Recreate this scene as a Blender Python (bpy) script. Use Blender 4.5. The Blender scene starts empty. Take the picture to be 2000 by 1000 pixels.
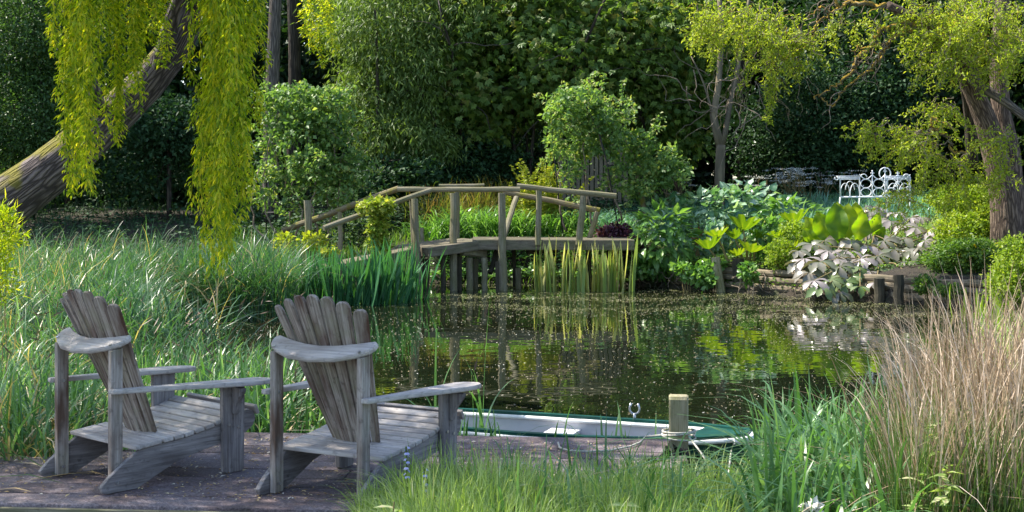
import bpy, math, random
import numpy as np
from mathutils import Vector, Matrix

# ------------------------------------------------------------------ camera, light, exposure
F, H, HY = 2600.0, 1.855, 368.0          # focal length in photo pixels, eye height over the water, horizon row
scene = bpy.context.scene
col = scene.collection
cam_d = bpy.data.cameras.new('camera'); cam = bpy.data.objects.new('camera', cam_d); col.objects.link(cam)
cam_d.sensor_width = 36; cam_d.lens = F / 2000 * 36; cam_d.shift_y = -(500 - HY) / 2000
cam_d.clip_start = .1; cam_d.clip_end = 1500
cam.location = (0, 0, H); cam.rotation_euler = (math.pi / 2, 0, 0)
scene.camera = cam
SUN_AZ, SUN_EL = math.radians(-72), math.radians(53)     # azimuth clockwise from the view direction, elevation
sdir = Vector((math.sin(SUN_AZ) * math.cos(SUN_EL), math.cos(SUN_AZ) * math.cos(SUN_EL), math.sin(SUN_EL)))
world = bpy.data.worlds.new('World'); scene.world = world; world.use_nodes = True
wn = world.node_tree; bg = wn.nodes['Background']
sky = wn.nodes.new('ShaderNodeTexSky'); sky.sky_type = 'NISHITA'; sky.sun_disc = False
sky.sun_elevation = SUN_EL; sky.sun_rotation = SUN_AZ
wn.links.new(sky.outputs[0], bg.inputs[0]); bg.inputs[1].default_value = .135
sd = bpy.data.lights.new('sun', 'SUN'); sd.energy = 4.3; sd.angle = math.radians(.6); sd.color = (1, .94, .82)
sun = bpy.data.objects.new('sun', sd); col.objects.link(sun); sun.rotation_euler = sdir.to_track_quat('Z', 'Y').to_euler()
vs = scene.view_settings; vs.view_transform = 'Standard'; vs.look = 'None'; vs.gamma = 1; vs.use_curve_mapping = False
vs.exposure = 1.34

rng = np.random.default_rng(7)
random.seed(7)

# ------------------------------------------------------------------ helpers
def P(px, py, Y):
    """point at distance Y seen at photo position (px, py)"""
    return np.array([(px - 1000) / F * Y, Y, H - (py - HY) / F * Y])

def smooth(a, b, x):
    t = np.clip((np.asarray(x, float) - a) / (b - a), 0, 1); return t * t * (3 - 2 * t)

def unit(a):
    a = np.asarray(a, float); return a / (np.linalg.norm(a, axis=-1, keepdims=True) + 1e-9)

def mesh_from(name, V, faces, attr=None, vec=None, smooth_shade=False):
    """V (n,3); faces: int array (m,k) or list of such arrays / list of tuples"""
    me = bpy.data.meshes.new(name)
    V = np.asarray(V, np.float32)
    if isinstance(faces, np.ndarray): groups = [faces]
    elif len(faces) and isinstance(faces[0], np.ndarray): groups = faces
    else: groups = None
    if groups is None:
        me.from_pydata([tuple(map(float, v)) for v in V], [], [tuple(map(int, f)) for f in faces])
    else:
        loops = np.concatenate([g.ravel() for g in groups]).astype(np.int32)
        tot = np.concatenate([np.full(len(g), g.shape[1], np.int32) for g in groups])
        start = np.concatenate([[0], np.cumsum(tot)[:-1]]).astype(np.int32)
        me.vertices.add(len(V)); me.vertices.foreach_set('co', V.ravel())
        me.loops.add(len(loops)); me.loops.foreach_set('vertex_index', loops)
        me.polygons.add(len(tot)); me.polygons.foreach_set('loop_start', start); me.polygons.foreach_set('loop_total', tot)
    if attr is not None:
        a = me.attributes.new('v', 'FLOAT', 'POINT'); a.data.foreach_set('value', np.asarray(attr, np.float32).ravel())
    if vec is not None:
        a = me.attributes.new('gr', 'FLOAT_VECTOR', 'POINT'); a.data.foreach_set('vector', np.asarray(vec, np.float32).ravel())
    me.update(calc_edges=True)
    if smooth_shade:
        me.polygons.foreach_set('use_smooth', np.ones(len(me.polygons), bool))
    return me

def obj(name, me, mat=None, parent=None, M=None):
    if mat is not None and len(me.materials) == 0: me.materials.append(mat)
    o = bpy.data.objects.new(name, me); col.objects.link(o)
    if parent is not None: o.parent = parent
    if M is not None: o.matrix_basis = M
    return o

def tag(o, label=None, cat=None, group=None, kind=None):
    if label: o['label'] = label
    if cat: o['category'] = cat
    if group: o['group'] = group
    if kind: o['kind'] = kind
    return o

def thing(name, label, cat, loc=(0, 0, 0), rz=0., group=None):
    o = bpy.data.objects.new(name, None); col.objects.link(o)
    o.empty_display_size = .1
    o.location = tuple(map(float, loc)); o.rotation_euler = (0, 0, rz)
    return tag(o, label, cat, group)

def copy_tree(o, parent=None):
    c = o.copy(); col.objects.link(c)
    if parent is not None: c.parent = parent; c.matrix_parent_inverse = o.matrix_parent_inverse.copy()
    for ch in list(o.children): copy_tree(ch, c)
    return c

class Geo:
    """collects geometry of mixed faces with a grain vector"""
    def __init__(s): s.V = []; s.Fc = []; s.G = []; s.n = 0
    def add(s, V, faces, G=None):
        V = np.asarray(V, float); s.V.append(V); s.G.append(np.asarray(G if G is not None else V, float))
        s.Fc += [tuple(int(i) + s.n for i in f) for f in faces]; s.n += len(V)
    def mesh(s, name, smooth_shade=False):
        return mesh_from(name, np.concatenate(s.V), s.Fc, vec=np.concatenate(s.G), smooth_shade=smooth_shade)

def slab(outline, th, O=(0, 0, 0), U=(1, 0, 0), V=(0, 1, 0), W=None, bev=.004, geo=None, seed=None):
    """board cut to an outline (u along the grain, v across), thickness th along W, softened edges"""
    o = np.asarray(outline, float); n = len(o)
    area = .5 * np.sum(o[:, 0] * np.roll(o[:, 1], -1) - np.roll(o[:, 0], -1) * o[:, 1])
    if area < 0: o = o[::-1]
    e = unit(np.roll(o, -1, 0) - o); nrm = np.stack([e[:, 1], -e[:, 0]], 1)
    vn = nrm + np.roll(nrm, 1, 0); vn = vn / np.maximum((vn * vn).sum(1, keepdims=True), .35) * 1.0
    ins = o - vn * bev * 1.0
    U, V = unit(U), unit(V); W = unit(np.cross(U, V)) if W is None else unit(W)
    rings = [(ins, 0), (o, bev), (o, th - bev), (ins, th)]
    Vt = []; Gt = []
    off = np.random.default_rng(seed).random(3) * 20 if seed is not None else rng.random(3) * 20
    for r, w in rings:
        Vt.append(np.asarray(O) + r[:, :1] * U + r[:, 1:] * V + w * W)
        Gt.append(np.column_stack([r, np.full(n, w)]) + off)
    f = [tuple(range(n))[::-1], tuple(range(3 * n, 4 * n))]
    for k in range(3):
        for i in range(n):
            j = (i + 1) % n
            f.append((k * n + i, k * n + j, (k + 1) * n + j, (k + 1) * n + i))
    g = geo or Geo(); g.add(np.concatenate(Vt), f, np.concatenate(Gt)); return g

def box(c, size, geo=None, bev=.004, R=None, jit=0):
    """box centred at c; grain along its longest side"""
    sx, sy, sz = size; ax = np.eye(3) if R is None else np.asarray(R)
    order = np.argsort([-sx, -sy, -sz]); S = [sx, sy, sz]
    a, b, d = order; U, V, W = ax[:, a], ax[:, b], ax[:, d]
    l, w, t = S[a] / 2, S[b] / 2, S[d]
    O = np.asarray(c, float) - W * t / 2
    return slab([(-l, -w), (l, -w), (l, w), (-l, w)], t, O, U, V, W, bev=min(bev, t * .3), geo=geo)

def frames(pts):
    pts = np.asarray(pts, float); T = unit(np.gradient(pts, axis=0))
    n = np.zeros_like(T); ref = np.array([0, 0, 1.]) if abs(T[0][2]) < .9 else np.array([1., 0, 0])
    n[0] = unit(np.cross(T[0], ref))
    for i in range(1, len(T)):
        v = n[i - 1] - T[i] * np.dot(n[i - 1], T[i]); n[i] = unit(v)
    return T, n, np.cross(T, n)

def tube(pts, rad, ns=8, geo=None, rough=0., caps=True, rg=None, flat=1.):
    rg = rg or rng
    pts = np.asarray(pts, float); m = len(pts); rad = np.broadcast_to(np.asarray(rad, float), (m,))
    T, A, B = frames(pts); th = np.arange(ns) * 2 * np.pi / ns
    L = np.concatenate([[0], np.cumsum(np.linalg.norm(np.diff(pts, axis=0), axis=1))])
    off = rg.random(3) * 20; V = []; G = []
    lob = 1 + rough * np.sin(th * 2 + rg.random() * 6) * .6 + rough * np.sin(th * 3 + rg.random() * 6) * .5
    for i in range(m):
        r = rad[i] * lob * (1 + rough * (rg.random(ns) - .5) * .6)
        V.append(pts[i] + (np.cos(th) * r)[:, None] * A[i] + (np.sin(th) * r * flat)[:, None] * B[i])
        G.append(np.column_stack([np.full(ns, L[i]), np.cos(th) * rad[0], np.sin(th) * rad[0]]) + off)
    f = []
    for i in range(m - 1):
        for j in range(ns):
            k = (j + 1) % ns; f.append((i * ns + j, i * ns + k, (i + 1) * ns + k, (i + 1) * ns + j))
    if caps: f += [tuple(range(ns))[::-1], tuple(range((m - 1) * ns, m * ns))]
    g = geo or Geo(); g.add(np.concatenate(V), f, np.concatenate(G)); return g

def pole(a, b, r0, r1=None, ns=9, n=5, sag=0., rough=.05, geo=None, rg=None):
    """round timber between two points, slightly crooked"""
    rg = rg or rng
    a = np.asarray(a, float); b = np.asarray(b, float); t = np.linspace(0, 1, n)[:, None]
    p = a + (b - a) * t; p[1:-1] += (rg.random((n - 2, 3)) - .5) * r0 * .35
    p[:, 2] -= (sag * np.sin(t * np.pi))[:, 0]
    r = r0 + ((r1 or r0) - r0) * t[:, 0]
    return tube(p, r, ns, geo, rough, rg=rg)

def leaves(Pp, D, N, L, W, v, fold=.25, bend=.0):
    """n pointed leaves of two folded faces each; returns mesh arrays"""
    n = len(Pp); D = unit(D); S = unit(np.cross(D, N)); Nn = np.cross(S, D)
    L = np.broadcast_to(L, (n,))[:, None]; W = np.broadcast_to(W, (n,))[:, None]
    mid = Pp + D * L * .42 + Nn * W * fold
    V = np.stack([Pp, mid + S * W * .5, Pp + D * L - Nn * L * bend, mid - S * W * .5], 1)
    b = np.arange(n)[:, None] * 4
    Fc = np.concatenate([b + [0, 1, 2], b + [0, 2, 3]])
    return V.reshape(-1, 3), Fc, np.repeat(np.broadcast_to(v, (n,)), 4)

def merge(parts):
    V = []; Fc = []; A = []; k = 0
    for v, f, a in parts: V.append(v); Fc.append(f + k); A.append(a); k += len(v)
    return np.concatenate(V), ([np.concatenate(w) for w in ([f for f in Fc if f.shape[1] == k_] for k_ in (3, 4)) if w]), np.concatenate(A)

def blades(base, az, h, w, bend, v, nseg=5, twist=None, droop=.0, lean=0.):
    """n arching strap leaves"""
    n = len(base); az = np.broadcast_to(az, (n,)); h = np.broadcast_to(h, (n,)); w = np.broadcast_to(w, (n,)); bend = np.broadcast_to(bend, (n,))
    lean = np.broadcast_to(lean, (n,))
    d = np.stack([np.cos(az), np.sin(az), np.zeros(n)], 1)
    tw = az + np.pi / 2 + (rng.random(n) - .5) * 1.6 if twist is None else np.broadcast_to(twist, (n,))
    s = np.stack([np.cos(tw), np.sin(tw), np.zeros(n)], 1)
    V = np.zeros((n, nseg + 1, 2, 3))
    for i in range(nseg + 1):
        t = i / nseg
        hz = h * (t - bend * .45 * t ** 3 - droop * t ** 5); hd = h * (bend * t ** 2.2 + lean * t)
        c = base + d * hd[:, None]; c[:, 2] += hz
        ww = (w * (.75 + .5 * t if t < .5 else 1.0) * (1 - t ** 2.5) + .0006)[:, None] * .5
        V[:, i, 0] = c - s * ww; V[:, i, 1] = c + s * ww
    V = V.reshape(n, -1, 3); b = np.arange(n)[:, None] * (2 * (nseg + 1)); Fc = []
    for i in range(nseg): Fc.append(b + [2 * i, 2 * i + 1, 2 * i + 3, 2 * i + 2])
    return V.reshape(-1, 3), np.concatenate(Fc), np.repeat(np.broadcast_to(v, (n,)), 2 * (nseg + 1))

def blobs_pts(blobs, rg):
    """leaf cluster points in a set of ellipsoids given as (px, py, Y, rx_px, rz_px, ry_m, clusters, leaves, cluster_radius)"""
    Pp = []; O = []; C = []
    for (px, py, Y, rx, rz, ry, nc, nl, cr) in blobs:
        s = F / Y; c = P(px, py, Y); R = np.array([rx / s, ry, rz / s])
        u = unit(rg.normal(size=(nc, 3))); r = .45 + .55 * rg.random((nc, 1)) ** .6
        cc = c + u * r * R; cv = rg.random(nc)
        p = cc[:, None] + rg.normal(size=(nc, nl, 3)) * cr * np.array([1, 1, .6])
        Pp.append(p.reshape(-1, 3)); O.append(np.repeat(u, nl, 0)); C.append(np.repeat(cv, nl))
    return np.concatenate(Pp), np.concatenate(O), np.concatenate(C)

def foliage(blobs, L, W, rg, droop=.3, out=.5, palm=0, updir=.8, fold=.25, vmix=.55):
    p, o, c = blobs_pts(blobs, rg); n = len(p)
    rd = unit(rg.normal(size=(n, 3)))
    D = unit(o * out + rd * .8 + np.array([0, 0, -droop])); N = unit(rg.normal(size=(n, 3)) * .55 + np.array([0, 0, updir]) + o * .3)
    v = np.clip(c * vmix + rg.random(n) * (1 - vmix), 0, 1)
    if palm:
        out_ = []
        S = unit(np.cross(D, N)); Dn = np.cross(N, S); N2 = unit(np.cross(S, D))
        for k in range(palm):
            a = (k - (palm - 1) / 2) * (2.3 / (palm - 1)); lk = L * (1 - .28 * abs(k - (palm - 1) / 2) / ((palm - 1) / 2))
            d = D * math.cos(a) + S * math.sin(a) - N2 * .25
            out_.append(leaves(p, d, N2, lk * (.7 + .6 * rg.random(n)), W, v, fold))
        V_, F_, A_ = merge(out_); return V_, F_[0], A_
    return leaves(p, D, N, L * (.6 + .8 * rg.random(n)), W * (.7 + .6 * rg.random(n)), v, fold)

# ------------------------------------------------------------------ materials
def newmat(name):
    m = bpy.data.materials.new(name); m.use_nodes = True; nt = m.node_tree; nt.nodes.clear()
    out = nt.nodes.new('ShaderNodeOutputMaterial'); return m, nt, out

def ramp(nt, src, stops):
    r = nt.nodes.new('ShaderNodeValToRGB'); el = r.color_ramp.elements
    while len(el) > 1: el.remove(el[-1])
    el[0].position = stops[0][0]; el[0].color = (*stops[0][1], 1)
    for p, c in stops[1:]:
        e = el.new(p); e.color = (*c, 1)
    nt.links.new(src, r.inputs[0]); return r

def leafmat(name, stops, trans=.45, tcol=(1.5, 1.6, .6), rough=.45, spec=.35, scale=3.):
    """leaf: colour from the leaf's own random value, plus light shining through"""
    m, nt, out = newmat(name)
    at = nt.nodes.new('ShaderNodeAttribute'); at.attribute_name = 'v'
    oi = nt.nodes.new('ShaderNodeObjectInfo')
    ns = nt.nodes.new('ShaderNodeTexNoise'); ns.inputs['Scale'].default_value = scale
    g = nt.nodes.new('ShaderNodeNewGeometry'); nt.links.new(g.outputs['Position'], ns.inputs['Vector'])
    a1 = nt.nodes.new('ShaderNodeMath'); a1.operation = 'MULTIPLY_ADD'; a1.inputs[1].default_value = .35; a1.inputs[2].default_value = -.17
    nt.links.new(ns.outputs[0], a1.inputs[0])
    a2 = nt.nodes.new('ShaderNodeMath'); a2.operation = 'MULTIPLY_ADD'; a2.inputs[1].default_value = .12
    nt.links.new(oi.outputs['Random'], a2.inputs[0]); nt.links.new(a1.outputs[0], a2.inputs[2])
    a3 = nt.nodes.new('ShaderNodeMath'); a3.operation = 'ADD'; a3.use_clamp = True
    nt.links.new(at.outputs['Fac'], a3.inputs[0]); nt.links.new(a2.outputs[0], a3.inputs[1])
    r = ramp(nt, a3.outputs[0], stops)
    p = nt.nodes.new('ShaderNodeBsdfPrincipled'); p.inputs['Roughness'].default_value = rough; p.inputs['Specular IOR Level'].default_value = spec
    nt.links.new(r.outputs[0], p.inputs['Base Color'])
    t = nt.nodes.new('ShaderNodeBsdfTranslucent')
    mc = nt.nodes.new('ShaderNodeMix'); mc.data_type = 'RGBA'; mc.blend_type = 'MULTIPLY'; mc.inputs[0].default_value = 1; mc.inputs[7].default_value = (*tcol, 1)
    nt.links.new(r.outputs[0], mc.inputs[6]); nt.links.new(mc.outputs[2], t.inputs[0])
    mx = nt.nodes.new('ShaderNodeMixShader'); mx.inputs[0].default_value = trans
    nt.links.new(p.outputs[0], mx.inputs[1]); nt.links.new(t.outputs[0], mx.inputs[2]); nt.links.new(mx.outputs[0], out.inputs[0])
    return m

def woodmat(name, dark, light, stain=None, stain_amt=.5, moss=None, moss_amt=0., grain=(1.2, 26, 26), bump=.35, rough=.85, speck=0.):
    m, nt, out = newmat(name)
    at = nt.nodes.new('ShaderNodeAttribute'); at.attribute_name = 'gr'
    mp = nt.nodes.new('ShaderNodeMapping'); mp.inputs['Scale'].default_value = grain; nt.links.new(at.outputs['Vector'], mp.inputs[0])
    n1 = nt.nodes.new('ShaderNodeTexNoise'); n1.inputs['Scale'].default_value = 3; n1.inputs['Detail'].default_value = 7; n1.inputs['Roughness'].default_value = .65
    nt.links.new(mp.outputs[0], n1.inputs['Vector'])
    r1 = ramp(nt, n1.outputs[0], [(.3, dark), (.5, tuple((a + b) / 2 for a, b in zip(dark, light))), (.72, light)])
    c = r1.outputs[0]
    def over(c, colr, scale, lo, hi, amt, vec=None):
        n = nt.nodes.new('ShaderNodeTexNoise'); n.inputs['Scale'].default_value = scale; n.inputs['Detail'].default_value = 5
        nt.links.new(vec or at.outputs['Vector'], n.inputs['Vector'])
        mr = nt.nodes.new('ShaderNodeMapRange'); mr.inputs[1].default_value = lo; mr.inputs[2].default_value = hi; mr.inputs[4].default_value = amt
        nt.links.new(n.outputs[0], mr.inputs[0])
        mx = nt.nodes.new('ShaderNodeMix'); mx.data_type = 'RGBA'; mx.inputs[7].default_value = (*colr, 1)
        nt.links.new(mr.outputs[0], mx.inputs[0]); nt.links.new(c, mx.inputs[6]); return mx.outputs[2]
    if stain:
        mp2 = nt.nodes.new('ShaderNodeMapping'); mp2.inputs['Scale'].default_value = (1.0, 4, 4); nt.links.new(at.outputs['Vector'], mp2.inputs[0])
        c = over(c, stain, 3.2, .42, .68, stain_amt, mp2.outputs[0])
    if moss: c = over(c, moss, 6, .5, .64, moss_amt)
    c = over(c, tuple(x * .45 for x in dark), 28, .58, .75, .6)
    p = nt.nodes.new('ShaderNodeBsdfPrincipled'); p.inputs['Roughness'].default_value = rough; p.inputs['Specular IOR Level'].default_value = .25
    nt.links.new(c, p.inputs['Base Color'])
    b = nt.nodes.new('ShaderNodeBump'); b.inputs['Strength'].default_value = bump; b.inputs['Distance'].default_value = .01
    nt.links.new(n1.outputs[0], b.inputs['Height']); nt.links.new(b.outputs[0], p.inputs['Normal']); nt.links.new(p.outputs[0], out.inputs[0])
    return m

def barkmat(name, dark, light, moss=None, lo=.5, scale=(1.6, 14, 14), bump=.9):
    m, nt, out = newmat(name)
    at = nt.nodes.new('ShaderNodeAttribute'); at.attribute_name = 'gr'
    mp = nt.nodes.new('ShaderNodeMapping'); mp.inputs['Scale'].default_value = scale; nt.links.new(at.outputs['Vector'], mp.inputs[0])
    n0 = nt.nodes.new('ShaderNodeTexNoise'); n0.inputs['Scale'].default_value = 1.5; nt.links.new(mp.outputs[0], n0.inputs['Vector'])
    mv = nt.nodes.new('ShaderNodeMix'); mv.data_type = 'RGBA'; mv.inputs[0].default_value = .34
    nt.links.new(mp.outputs[0], mv.inputs[6]); nt.links.new(n0.outputs['Color'], mv.inputs[7])
    vo = nt.nodes.new('ShaderNodeTexVoronoi'); vo.feature = 'DISTANCE_TO_EDGE'; vo.inputs['Scale'].default_value = 2.0; nt.links.new(mv.outputs[2], vo.inputs['Vector'])
    n1 = nt.nodes.new('ShaderNodeTexNoise'); n1.inputs['Scale'].default_value = 3; n1.inputs['Detail'].default_value = 8; n1.inputs['Roughness'].default_value = .7
    nt.links.new(mp.outputs[0], n1.inputs['Vector'])
    mr = nt.nodes.new('ShaderNodeMapRange'); mr.inputs[1].default_value = 0; mr.inputs[2].default_value = .25; nt.links.new(vo.outputs[0], mr.inputs[0])
    mm = nt.nodes.new('ShaderNodeMath'); mm.operation = 'MULTIPLY'; nt.links.new(mr.outputs[0], mm.inputs[0]); nt.links.new(n1.outputs[0], mm.inputs[1])
    r = ramp(nt, mm.outputs[0], [(.08, dark), (.6, light)]); c = r.outputs[0]
    if moss:
        n2 = nt.nodes.new('ShaderNodeTexNoise'); n2.inputs['Scale'].default_value = 3.5; n2.inputs['Detail'].default_value = 8; nt.links.new(at.outputs['Vector'], n2.inputs['Vector'])
        g = nt.nodes.new('ShaderNodeNewGeometry'); sx = nt.nodes.new('ShaderNodeSeparateXYZ'); nt.links.new(g.outputs['Normal'], sx.inputs[0])
        ad = nt.nodes.new('ShaderNodeMath'); ad.operation = 'MULTIPLY_ADD'; ad.inputs[1].default_value = .28; nt.links.new(sx.outputs[2], ad.inputs[0]); nt.links.new(n2.outputs[0], ad.inputs[2])
        m2 = nt.nodes.new('ShaderNodeMapRange'); m2.inputs[1].default_value = lo; m2.inputs[2].default_value = lo + .14; nt.links.new(ad.outputs[0], m2.inputs[0])
        mx = nt.nodes.new('ShaderNodeMix'); mx.data_type = 'RGBA'; mx.inputs[7].default_value = (*moss, 1); nt.links.new(m2.outputs[0], mx.inputs[0]); nt.links.new(c, mx.inputs[6]); c = mx.outputs[2]
    p = nt.nodes.new('ShaderNodeBsdfPrincipled'); p.inputs['Roughness'].default_value = .9; p.inputs['Specular IOR Level'].default_value = .2
    nt.links.new(c, p.inputs['Base Color'])
    b = nt.nodes.new('ShaderNodeBump'); b.inputs['Strength'].default_value = bump; b.inputs['Distance'].default_value = .03
    nt.links.new(mm.outputs[0], b.inputs['Height']); nt.links.new(b.outputs[0], p.inputs['Normal']); nt.links.new(p.outputs[0], out.inputs[0])
    return m

def plain(name, c, rough=.5, spec=.5, noise=0., metal=0., nscale=20, bump=0.):
    m, nt, out = newmat(name)
    p = nt.nodes.new('ShaderNodeBsdfPrincipled'); p.inputs['Roughness'].default_value = rough; p.inputs['Specular IOR Level'].default_value = spec; p.inputs['Metallic'].default_value = metal
    n = nt.nodes.new('ShaderNodeTexNoise'); n.inputs['Scale'].default_value = nscale; n.inputs['Detail'].default_value = 6
    tc = nt.nodes.new('ShaderNodeTexCoord'); nt.links.new(tc.outputs['Object'], n.inputs['Vector'])
    r = ramp(nt, n.outputs[0], [(.3, tuple(x * (1 - noise) for x in c)), (.7, tuple(min(1, x * (1 + noise * .4)) for x in c))])
    nt.links.new(r.outputs[0], p.inputs['Base Color'])
    if bump:
        b = nt.nodes.new('ShaderNodeBump'); b.inputs['Strength'].default_value = bump; b.inputs['Distance'].default_value = .01
        nt.links.new(n.outputs[0], b.inputs['Height']); nt.links.new(b.outputs[0], p.inputs['Normal'])
    nt.links.new(p.outputs[0], out.inputs[0]); return m

M = {}
M['chair'] = woodmat('weathered_teak', (.20, .168, .145), (.56, .495, .45), stain=(.10, .055, .035), stain_amt=.9, moss=(.22, .22, .14), moss_amt=.35)
M['chair_back'] = woodmat('weathered_teak_back_slats', (.12, .085, .065), (.56, .49, .43), stain=(.085, .036, .022), stain_amt=.95, moss=(.24, .24, .15), moss_amt=.4, grain=(1.2, 30, 30))
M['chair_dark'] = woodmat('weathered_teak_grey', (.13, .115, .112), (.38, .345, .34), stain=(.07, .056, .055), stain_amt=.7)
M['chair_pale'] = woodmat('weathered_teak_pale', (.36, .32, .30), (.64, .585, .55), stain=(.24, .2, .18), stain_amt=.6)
M['pole'] = woodmat('grey_round_timber', (.12, .105, .065), (.3, .27, .19), stain=(.14, .14, .05), stain_amt=.6, grain=(1, 14, 14))
M['pole_dark'] = woodmat('dark_round_timber', (.025, .022, .016), (.08, .07, .045), grain=(1, 14, 14))  # much darker tone of the round timber, for low and underneath parts
M['pole_moss'] = woodmat('mossy_round_timber', (.09, .075, .045), (.24, .2, .12), moss=(.16, .15, .02), moss_amt=.95, grain=(1, 14, 14))
M['sleeper'] = woodmat('old_sleeper_timber', (.085, .07, .05), (.22, .19, .14), stain=(.1, .11, .05), stain_amt=.5, grain=(1.5, 8, 8), bump=.6)
M['log'] = woodmat('bank_log_timber', (.12, .09, .06), (.3, .24, .17), stain=(.07, .07, .04), stain_amt=.7, grain=(1, 10, 10))
M['fence'] = woodmat('grey_paling_timber', (.12, .1, .07), (.24, .2, .14))
M['post'] = woodmat('mooring_timber', (.2, .17, .09), (.42, .38, .26), stain=(.2, .2, .08), stain_amt=.6, grain=(2, 20, 20))
M['bark'] = barkmat('willow_bark', (.06, .048, .048), (.27, .22, .21), moss=(.17, .15, .03), lo=.55, scale=(2.4, 12, 12))
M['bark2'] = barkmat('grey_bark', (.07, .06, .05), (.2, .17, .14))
M['bark_red'] = barkmat('brown_willow_bark', (.07, .05, .04), (.27, .2, .15), scale=(2.6, 13, 13))
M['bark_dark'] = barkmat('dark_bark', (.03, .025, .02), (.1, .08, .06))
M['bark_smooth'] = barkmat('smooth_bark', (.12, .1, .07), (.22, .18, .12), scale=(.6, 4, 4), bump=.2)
M['lichen'] = barkmat('lichen_twig', (.12, .1, .06), (.3, .26, .16), moss=(.34, .22, .03), lo=.45)
M['twig'] = plain('grey_twig', (.24, .19, .14), .9, .2, .4)
M['white_iron'] = plain('white_painted_iron', (.82, .84, .86), .4, .4, .12)
M['black_iron'] = plain('black_painted_iron', (.02, .02, .022), .5, .4, .2)
M['bolt'] = plain('galvanised_bolt', (.5, .5, .52), .35, .5, .1, metal=.9)
M['green_gel'] = plain('green_boat_paint', (.006, .07, .055), .3, .5, .35, nscale=9)
M['white_gel'] = plain('pale_boat_inside', (.62, .6, .62), .6, .3, .18, nscale=5)
M['white_rail'] = plain('white_rubber_rail', (.78, .78, .76), .5, .4, .1)
M['rope'] = plain('pale_rope', (.5, .48, .42), .9, .1, .3, nscale=80)
M['lily_petal'] = plain('pale_petal', (.72, .7, .6), .6, .3, .1)
M['net'] = plain('black_netting', (.012, .012, .012), .8, .2, .5, nscale=120, bump=.6)
# ------------------------------------------------------------------ terrain and water
POND = np.array([(-14, 7.4), (-3, 7.0), (.9, 7.0), (1.3, 7.5), (2.2, 7.5), (3.0, 6.9), (4.5, 6.6), (8, 7.6), (8.8, 12), (8.5, 17), (7.85, 20.15),
                 (6.3, 21.5), (4.55, 23.3), (2.95, 24.95), (1.9, 25.4), (1.2, 25.9), (-.6, 26.1), (-2.0, 25.8), (-2.5, 24.8), (-5, 23.8), (-9, 23.2), (-14, 22.5), (-22, 18), (-22, 9)])

def sdf(x, y):
    p = np.stack([x, y], -1); a = POND; b = np.roll(POND, -1, 0); dm = np.full(x.shape, 1e9); ins = np.zeros(x.shape, bool)
    for i in range(len(a)):
        e = b[i] - a[i]; w = p - a[i]; t = np.clip((w @ e) / (e @ e), 0, 1)
        dm = np.minimum(dm, np.linalg.norm(w - t[..., None] * e, axis=-1))
        c = ((a[i][1] > y) != (b[i][1] > y)) & (x < (b[i][0] - a[i][0]) * (y - a[i][1]) / (b[i][1] - a[i][1] + 1e-12) + a[i][0]); ins ^= c
    return np.where(ins, -dm, dm)

def hgt(x, y):
    x = np.asarray(x, float); y = np.asarray(y, float); d = sdf(x, y)
    near = .2 * smooth(0, .5, d) + .01 * np.minimum(d, 40)
    logs = smooth(2.0, 3.2, x) * smooth(11, 17, y)
    far = (.3 + .12 * logs) * smooth(0, .6 - .5 * logs, d) + .13 * np.minimum(d, 7.5) + .02 * np.clip(d - 7.5, 0, 60)
    far = far + .34 * smooth(0, .9, d) * smooth(-3.4, -2.2, x) * smooth(3.2, 2.2, x) * smooth(17, 20, y)
    k = smooth(9, 13, y) * 1.0
    lift = near * (1 - k) + far * k
    z = np.where(d > 0, lift, -.5 * smooth(0, 1.2, -d) - .03)
    return z + np.where(d > .4, .04 * np.sin(x * 1.7 + 1) * np.cos(y * 1.3) + .03 * np.sin(x * .6 - y * .9), 0)

def ground(px, Y, dz=0.):
    X = (px - 1000) / F * Y; return np.array([X, Y, float(hgt(np.array([X]), np.array([Y]))[0]) + dz])

def axis(lo, hi, step, far):
    a = np.arange(lo, hi + step / 2, step); k = np.geomspace(step * 1.3, far, 22)
    return np.concatenate([lo - k[::-1], a, hi + k])
gx, gy = axis(-16, 16, .22, 400), axis(3, 36, .22, 400)
GX, GY = np.meshgrid(gx, gy); GZ = hgt(GX, GY); nx, ny = len(gx), len(gy)
ii = (np.arange(ny - 1)[:, None] * nx + np.arange(nx - 1)).ravel()
m, nt, out = newmat('soil_and_moss')
g = nt.nodes.new('ShaderNodeNewGeometry'); n1 = nt.nodes.new('ShaderNodeTexNoise'); n1.inputs['Scale'].default_value = 1.1; n1.inputs['Detail'].default_value = 10; n1.inputs['Roughness'].default_value = .7
nt.links.new(g.outputs['Position'], n1.inputs['Vector'])
r = ramp(nt, n1.outputs[0], [(.3, (.018, .013, .009)), (.5, (.04, .03, .02)), (.6, (.03, .045, .012)), (.75, (.05, .075, .02))])
p = nt.nodes.new('ShaderNodeBsdfPrincipled'); p.inputs['Roughness'].default_value = .95; nt.links.new(r.outputs[0], p.inputs['Base Color'])
n2 = nt.nodes.new('ShaderNodeTexNoise'); n2.inputs['Scale'].default_value = 25; n2.inputs['Detail'].default_value = 8; nt.links.new(g.outputs['Position'], n2.inputs['Vector'])
b = nt.nodes.new('ShaderNodeBump'); b.inputs['Distance'].default_value = .05; nt.links.new(n2.outputs[0], b.inputs['Height']); nt.links.new(b.outputs[0], p.inputs['Normal']); nt.links.new(p.outputs[0], out.inputs[0])
tag(obj('ground', mesh_from('ground', np.stack([GX, GY, GZ], -1).reshape(-1, 3), np.stack([ii, ii + 1, ii + nx + 1, ii + nx], 1), smooth_shade=True), m), kind='structure')

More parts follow.
